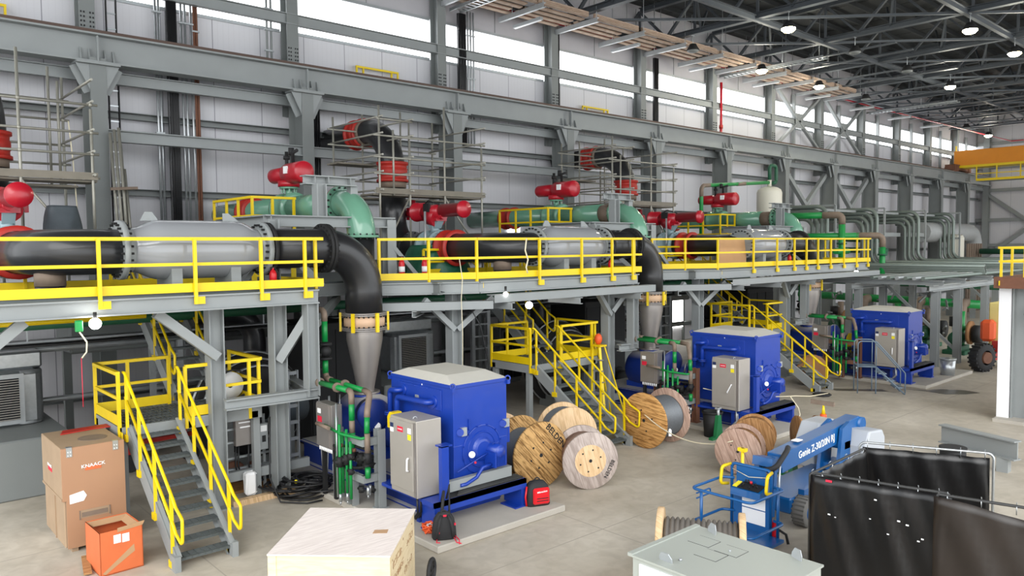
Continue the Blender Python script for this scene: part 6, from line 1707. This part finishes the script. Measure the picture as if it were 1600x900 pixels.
rope('hanging_cable', [(11.2, 15.6, 4.4), (11.3, 15.4, 4.2), (11.9, 15.2, 4.1), (12.3, 15.0, 3.3), (12.6, 15.05, 2.3), (12.75, 15.3, .5)], 'black cable draped below the angled walkway left of the middle platform', .015, CAB, 'cable')
rope('hanging_rope', [(4.75, 22.3, 8.6), (4.8, 22.2, 7.6), (4.85, 22.2, 6.4), (4.83, 22.2, 5.2)], 'thin cream cord hanging down the leftmost scaffold', .015)

# tarps
def drape(name, c, w, h, d, m, lb, cat='tarp', seed=1):
    random.seed(seed); o = thing(name, c, lb, cat); vs = []; F = []; NU, NV = 28, 12
    for j in range(NV + 1):
        v = j / NV
        for i in range(NU):
            a = 2 * PI * i / NU; s = 1 + .1 * math.sin(a * 5 + v * 4) * v + .08 * math.sin(a * 3 + seed) - .22 * (1 - v) ** 3
            ca, sa = math.cos(a), math.sin(a)
            vs.append((c[0] + w * s * math.copysign(abs(ca) ** .7, ca), c[1] + d * s * math.copysign(abs(sa) ** .7, sa), c[2] + h * (1 - v) + .05 * math.sin(a * 4 + seed) * v))
    for j in range(NV):
        for i in range(NU): F.append((j * NU + i, (j + 1) * NU + i, (j + 1) * NU + (i + 1) % NU, j * NU + (i + 1) % NU))
    F.append(tuple(range(NU))[::-1])
    MB().add(vs, F, True).build('cloth', m, o)
drape('valve_tarp', (13.92, 19.15, 4.52), .85, .85, 1.0, TARP, 'dark green tarpaulin tied over the valve on the middle platform', seed=4)
drape('wrapped_valve', (3.95, 19.6, 5.5), .36, .8, .35, TARPG, 'grey plastic wrapped object beside the scaffold over the tan storage box', 'wrapped object', 2)
tag(MB().prism([(0, 0), (1.75, 0), (1.95, 1.0), (.18, 1.05)], (23.65, 15.42, 4.5), (1, 0, 0), (0, .12, 1), (0, 1, 0), .02).build('plywood_sheet', PLY), 'bare plywood sheet leaning against a yellow platform rail', 'plywood')
# conduit pipes bundled beside the leftmost crane column
o = thing('stored_scaffold_tubes', (6.2, 23.4, ZD), 'bundle of scaffold tubes stood upright against the leftmost crane column', 'scaffold tubes')
for j, (x, y, h) in enumerate(((6.1, 23.5, 8.6), (6.2, 23.45, 8.7), (6.3, 23.4, 8.75), (6.42, 23.42, 7.6), (6.36, 23.5, 8.3))): MB().tube([(x + .1, y, ZD), (x, y + .3, h)], .045, 8).build('tube', SCAF, o)
MB().bar((5.95, 23.38, 7.0), (6.65, 23.34, 7.05), .06, .08).build('tie_bar', RUST, o)

# white tank with green pipe on the far platform
o = thing('white_tank', (35.9, 20.5, ZD), 'upright off-white tank with domed top beyond the platform with the plywood sheet', 'tank')
MB().lathe((35.9, 20.5, 5.4), (0, 0, 1), [(0, .01), (0, .55), (.1, .62), (2.5, .62), (2.66, .56), (2.76, .4), (2.82, .18), (2.83, .01)], 32).build('shell', OFFW, o)
mb = MB()
for a in range(4): mb.bar((35.9 + .5 * math.cos(a * PI / 2 + .7), 20.5 + .5 * math.sin(a * PI / 2 + .7), 0), (35.9 + .5 * math.cos(a * PI / 2 + .7), 20.5 + .5 * math.sin(a * PI / 2 + .7), 5.45), .15)
mb.each('leg', GREY, o)
MB().cyl((35.9, 20.5, 8.2), (35.9, 20.5, 8.55), .1, n=12).build('nozzle', OFFW, o)
MB().tube(fillet([(35.9, 20.5, 8.5), (35.9, 20.5, 9.3), (36.55, 20.5, 9.3), (36.55, 20.5, 8.45), (36.0, 20.4, 8.4)], .2), .09, 10).build('vent_loop', GRND, o)
o = thing('green_tank_line', (29.95, 20.5, 5.5), 'thin green pipe arching over to the white tank', 'pipe')
MB().tube(fillet([(29.95, 20.5, 5.2), (29.95, 20.5, 8.0), (35.8, 20.5, 8.42)], .3), .09, 10).build('pipe', GRN, o)
MB().tube(fillet([(29.95, 20.5, 7.5), (29.95, 20.5, 8.0), (30.6, 20.5, 8.05)], .3), .095, 10).tube([(32.9, 20.5, 8.2), (33.6, 20.5, 8.26)], .095, 10).build('bare_joint', RUST, o)
o = thing('far_green_loop', (40.5, 18.5, ZD), 'bright green pipes with bare bends rising past the end of the plywood sheet platform', 'pipe')
MB().tube([(39.0, 21, 6.8), (39.6, 19.4, 6.8)], .17, 12).tube([(39.9, 18.6, 6.4), (39.9, 18.6, 4.0)], .17, 12).tube([(39.0, 21, 5.7), (40.3, 17.9, 5.7)], .16, 12).tube([(41.1, 17.0, 5.2), (41.1, 17.0, 3.2)], .15, 12).tube([(39.2, 18.6, 4.9), (40.6, 18.6, 4.9)], .16, 12).each('green_pipe', GRN, o)
MB().tube(fillet([(39.55, 19.5, 6.8), (39.9, 18.6, 6.8), (39.9, 18.6, 6.3)], .4), .175, 12).tube(fillet([(40.25, 18.0, 5.7), (41.1, 17.0, 5.7), (41.1, 17.0, 5.1)], .4), .165, 12).each('bare_bend', RUST, o)
MB().flange((41.1, 17.0, 4.7), (0, 0, 1), .24, .1).flange((39.9, 18.6, 5.3), (0, 0, 1), .26, .1).each('flange', GRND, o)

# conduit racks: bundles drop in sweeping bends onto a long pipe rack
for k in range(4):
    X = 41.0 + k * SPC
    Yb = 20.4
    o = thing('conduit_bundle', (X, Yb, 4), 'grey green bundle of swept conduits dropping to the pipe rack, %s from the left' % ['first', 'second', 'third', 'fourth', 'fifth'][k], 'conduits', 'swept conduit bundles')
    for j in range(4):
        yj = Yb - .45 + .3 * j; x = X + .06 * j
        p = fillet([(x, 24.0 - .0 * j, 7.35 - .22 * j), (x, yj, 7.35 - .22 * j), (x, yj, 4.15 - .1 * j), (x, 12.2, 4.15 - .1 * j)], .6, 8)
        MB().tube(p, .115, 8).build('conduit', MATS['conduit grey green'] if 'conduit grey green' in MATS else mat('conduit grey green', (116, 126, 120), .4, .3, var=.1), o)
    mb = MB()
    for y in (Yb - .75, Yb + .62): mb.bar((X + .35, y, 4.1), (X + .35, y, 7.4), .1)
    mb.bar((X + .35, Yb - .75, 7.4), (X + .35, Yb + .62, 7.4), .1).bar((X + .35, Yb - .75, 5.6), (X + .35, Yb + .62, 5.6), .1)
    mb.each('support_bar', GREY, o)
    if k < 3:
        o2 = thing('tray_bridge', (X + 3, 22, 5.9), 'horizontal tray beam bridging conduit bundles %s' % ['one and two', 'two and three', 'three and four', 'four and five'][k], 'cable tray', 'tray beams between conduit bundles')
        MB().chan((X + .9, 21.0, 5.85), (X + SPC - .2, 21.0, 5.85), .25, .5, .02, -1).build('tray', GREY, o2)
        MB().bar((X + .9, 21.2, 7.25), (X + SPC - .2, 21.2, 7.25), .14).build('top_rail', GREY, o2)
o = thing('pipe_rack', (45, 14, 0), 'long grey steel pipe rack carrying conduits behind the rolling steps', 'pipe rack')
for y in (12.0, 15.2, 18.4):
    MB().ib((33.6, y, 3.42), (66, y, 3.42), .26, .3).build('rack_beam', GREY, o)
for i, x in enumerate((34.3, 36.9, 40.4, 46.5, 53, 59.5)):
    for y in (12.0, 15.2, 18.4):
        MB().ib((x, y, 0), (x, y, 3.29), .28, .28, up=(1, 0, 0)).build('rack_column', GREY, o)
    MB().ib((x, 11.7, 3.62), (x, 18.7, 3.62), .2, .24).build('cross_beam', GREY, o)
for j in range(7):
    MB().tube([(34, 12.4 + j * .35, 3.8), (66, 12.4 + j * .35, 3.8)], .085, 8).build('conduit', GREYL if j % 2 else MATS['conduit grey green'], o)
for x in (36.9, 46.5): MB().bar((x, 12.1, .6), (x, 15.1, 3.4), .12).build('brace', GREY, o)
o = thing('green_header', (45, 17, 2.1), 'long bright green header pipe under the conduit rack', 'pipe')
MB().tube([(45, 23.6, 2.2), (45, 13.3, 2.02)], .22, 16).build('pipe', GRN, o)
for (y, c) in ((19.3, 0), (16.4, 0), (14.2, 0)):
    MB().tube(fillet([(45, y, 2.1), (44.2, y, 2.1), (44.2, y, 1.0)], .5), .24, 14).build('bare_branch', RUST, o)
    MB().tube([(44.2, y, 1.3), (44.2, y, .7)], .2, 14).build('green_branch', GRN, o)
o = thing('green_header', (47, 17, 2.9), 'dark green header pipe high up behind the bright one', 'pipe')
MB().tube([(47, 23.6, 3.0), (47, 12.8, 2.9)], .2, 14).tube([(49, 23, 5.6), (49, 20.5, 5.5)], .18, 14).tube([(49, 23, 4.9), (49, 20, 4.8)], .18, 14).tube([(66, 20.0, 4.6), (66, 13, 4.6)], .22, 14).tube([(66, 20.0, 3.9), (66, 13, 3.8)], .22, 14).each('pipe', GRND, o)
for k, (x, y) in enumerate(((40.2, 13.0), (41.6, 15.0), (43.4, 17.2), (42.6, 20))):
    o = thing('booster_pump', (x, y, 0), 'dark green pump with round tan guards under the conduit rack, %s' % ['nearest the aisle', 'second in', 'third in', 'furthest back'][k], 'pump', 'green booster pumps')
    MB().cbox(x - .7, y - .5, 0, x + .9, y + .5, .2, .03).box(x - .6, y - .3, .2, x + .5, y + .3, .4).build('plinth', GRND, o)
    MB().lathe((x - .6, y, .75), (1, 0, 0), [(0, .05), (0, .3), (.4, .36), (.8, .3), (.9, .15), (1.3, .12)], 18).build('casing', GRND, o)
    MB().lathe((x - .2, y - .5, 1.05), (0, -1, 0), [(0, .05), (0, .55), (.12, .55), (.12, .05)], 22).build('guard_disc', BRN, o)
    MB().lathe((x - .2, y - .7, 1.0), (0, -1, 0), [(0, .05), (0, .42), (.3, .42), (.32, .05)], 22).build('dark_wheel', BLKM, o)
    MB().cyl((x + .3, y, .4), (x + .3, y, 2.0), .16, n=12).cyl((x + .3, y, 1.1), (x + .3, y, 1.3), .28, n=14).build('riser', RUST if k % 2 else GRN, o)
    MB().cyl((x - .1, y + .2, 1.3), (x - .1, y + .2, 1.75), .2, n=12).build('valve_head', BLKM, o)
    random.seed(20 + k); mb = MB()
    for j in range(10):
        a = V(x + random.uniform(-.9, .9), y + random.uniform(-.2, .9), random.uniform(.8, 2.9)); mb.bar(a, a + V(random.uniform(-.6, .6), random.uniform(-.3, .3), random.uniform(-.5, .5)), .08)
    mb.each('small_piping', GREYD, o)
# big duct and blanket-wrapped tank far down the hall
o = thing('elbow_duct', (66, 21, 3), 'wide galvanised duct bending down far beyond the conduit bundles', 'duct')
MB().tube([(58, 21.4, 6.05)] + [(67.5, 21.4, 6.05)] + arc((67.5, 21.4, 4.9), (0, 0, 1), (1, 0, 0), 1.15, 8, 8, 90)[1:] + [(68.65, 21.4, 3.2)], .72, 12).build('duct', mat('dull duct', (150, 152, 152), .6, .2, var=.1), o)
mb = MB()
for j in range(7): mb.bar((64.2 + .5 * j, 20.3, 0), (64.2 + .5 * j, 20.3, 5.2), .12)
mb.each('support_post', RUST, o)
MB().box(67.9, 20.7, 0, 69.3, 22.1, 3.2).build('base', GREYD, o)
o = thing('wrapped_tank', (60.5, 20, 3), 'tall off-white quilted tank in front of the far duct', 'tank')
MB().box(60.5, 19.7, 2.4, 61.9, 20.6, 5.9).build('quilted_cover', OFFW, o, bevel=.3); MB().box(60.6, 19.8, 0, 62.1, 20.5, 2.4).build('base', GREYD, o)
# articulated handler with orange bonnet
o = thing('telehandler', (36, 10.5, 0), 'orange machine with a chunky tyre and yellow panel half hidden by the white column', 'telehandler')
w = MB().lathe((35.2, 10.5, .58), (.35, .94, 0), [(-.22, .3), (-.22, .5), (-.14, .58), (.14, .58), (.22, .5), (.22, .3)], 26).build('tyre', RUB, o)
mb = MB()
for j in range(20):
    a = 2 * PI * j / 20; ax = V(.35, .94, 0); e = V(.94, -.35, 0)
    c = V(35.2, 10.5, .58) + e * math.cos(a) * .57 + V(0, 0, math.sin(a) * .57); mb.bar(c - ax * .2, c + ax * .2, .07, .06, e * math.cos(a) + V(0, 0, math.sin(a)))
mb.build('tread', RUB, w); MB().cyl((35.1, 10.25, .58), (35.25, 10.6, .58), .24, n=16).build('hub', RUSTB, w)
MB().bar((35.3, 10.4, .6), (38.5, 9.4, .62), .3, .3).bar((36.0, 10.2, .6), (36.0, 10.2, 1.2), .3).build('axle', REDC, o)
MB().cbox(35.95, 10.35, 1.15, 36.5, 10.85, 2.05, .12).build('bonnet', TRAC, o)
MB().cbox(36.6, 10.2, .7, 38.0, 10.7, 2.75, .04).build('yellow_panel', PALY, o)
MB().cyl((38.3, 8.9, .58), (38.5, 9.4, .58), .58, n=24).build('rear_tyre', RUB, o)
# mezzanine at the right: white boxed column, steel post, deck and yellow rail
struct(MB().box(25.85, 6.99, 0, 26.35, 7.3, 3.93).build('boxed_column', WHITE))
struct(MB().ib((26.1, 6.6, 0), (26.1, 6.6, 3.93), .72, .4, .03, .04, up=(0, 1, 0)).build('mezzanine_column', GREY))
struct(MB().box(25.5, 5.2, 0, 27.2, 7.3, .1).build('mezzanine_slab', CONC))
struct(MB().box(25.5, -4, 3.95, 34, 7.35, 4.28).build('mezzanine_floor', RUSTB))
o = thing('mezzanine_rail', (25.6, 7.2, 4.28), 'yellow guard rail on the mezzanine edge at the right', 'guard rail')
rail_run([(34, 7.25, 4.28), (25.6, 7.25, 4.28), (25.6, 0, 4.28)], [(25.62, 7.2, 4.28, 0, 1), (25.6, 6.6, 4.28, -1, 0), (26.7, 7.22, 4.28, 0, 1), (25.6, 5.3, 4.28, -1, 0), (29, 7.22, 4.28, 0, 1)], o, h=.85, kick=.0, drop=.25, rw=.08)
o = thing('hose_hoop', (26, 6.3, 2.9), 'black hose hoop hanging on the grey mezzanine post', 'hose')
MB().tube([(25.8, 6.1 + .5 * math.cos(t * PI / 10), 3.2 + .32 * math.sin(t * PI / 10)) for t in range(20)], .05, 8, True).build('hose', RUB, o)
o = thing('cut_chain', (25.9, 6.4, .1), 'torn piece of silver foil at the base of the mezzanine post', 'foil')
MB().prism([(0, 0), (.25, 0), (.12, .3), (-.08, .42)], (25.95, 6.45, .1), (0, -1, 0), (0, 0, 1), (1, 0, 0), .02).build('foil', GALV, o)
# ---------------------------------------------------------------- light and camera
wd = bpy.data.worlds.new('World'); SC.world = wd; wd.use_nodes = True
bg = wd.node_tree.nodes['Background']; bg.inputs[0].default_value = (.93, .97, 1, 1); bg.inputs[1].default_value = 2.0
for x, y, lit, lb in LM:
    if lit:
        l = bpy.data.lights.new('bay_light', 'POINT'); l.energy = 160; l.color = (1, .97, .86); l.shadow_soft_size = .3
        o = bpy.data.objects.new('bay_light', l); COL.objects.link(o); o.location = (x, y, 14.2)
sn = bpy.data.lights.new('sky_light_from_open_side', 'SUN'); sn.energy = 1.6; sn.angle = math.radians(50); sn.color = (1, .98, .95)
so = bpy.data.objects.new('sky_light_from_open_side', sn); COL.objects.link(so); so.rotation_euler = V(.62, .62, -.55).to_track_quat('-Z', 'Y').to_euler()
cam = bpy.data.cameras.new('Camera'); co = bpy.data.objects.new('Camera', cam); COL.objects.link(co)
cam.sensor_width = 36; cam.lens = 1197.76 / 1600 * 36; cam.clip_end = 300
pt, yaw, rl = .0541, .8423, -.0092
Fv = V(math.cos(yaw) * math.cos(pt), math.sin(yaw) * math.cos(pt), -math.sin(pt)); R0 = V(math.sin(yaw), -math.cos(yaw), 0); U0 = R0.cross(Fv)
Rv = R0 * math.cos(rl) + U0 * math.sin(rl); Uv = U0 * math.cos(rl) - R0 * math.sin(rl)
co.matrix_world = Matrix.Translation((0, 0, 5.3)) @ Matrix((Rv, Uv, -Fv)).transposed().to_4x4()
SC.camera = co
vs = SC.view_settings; vs.view_transform = 'Standard'; vs.look = 'None'; vs.gamma = 1; vs.use_curve_mapping = False; vs.exposure = .55
SC.cycles.use_denoising = True
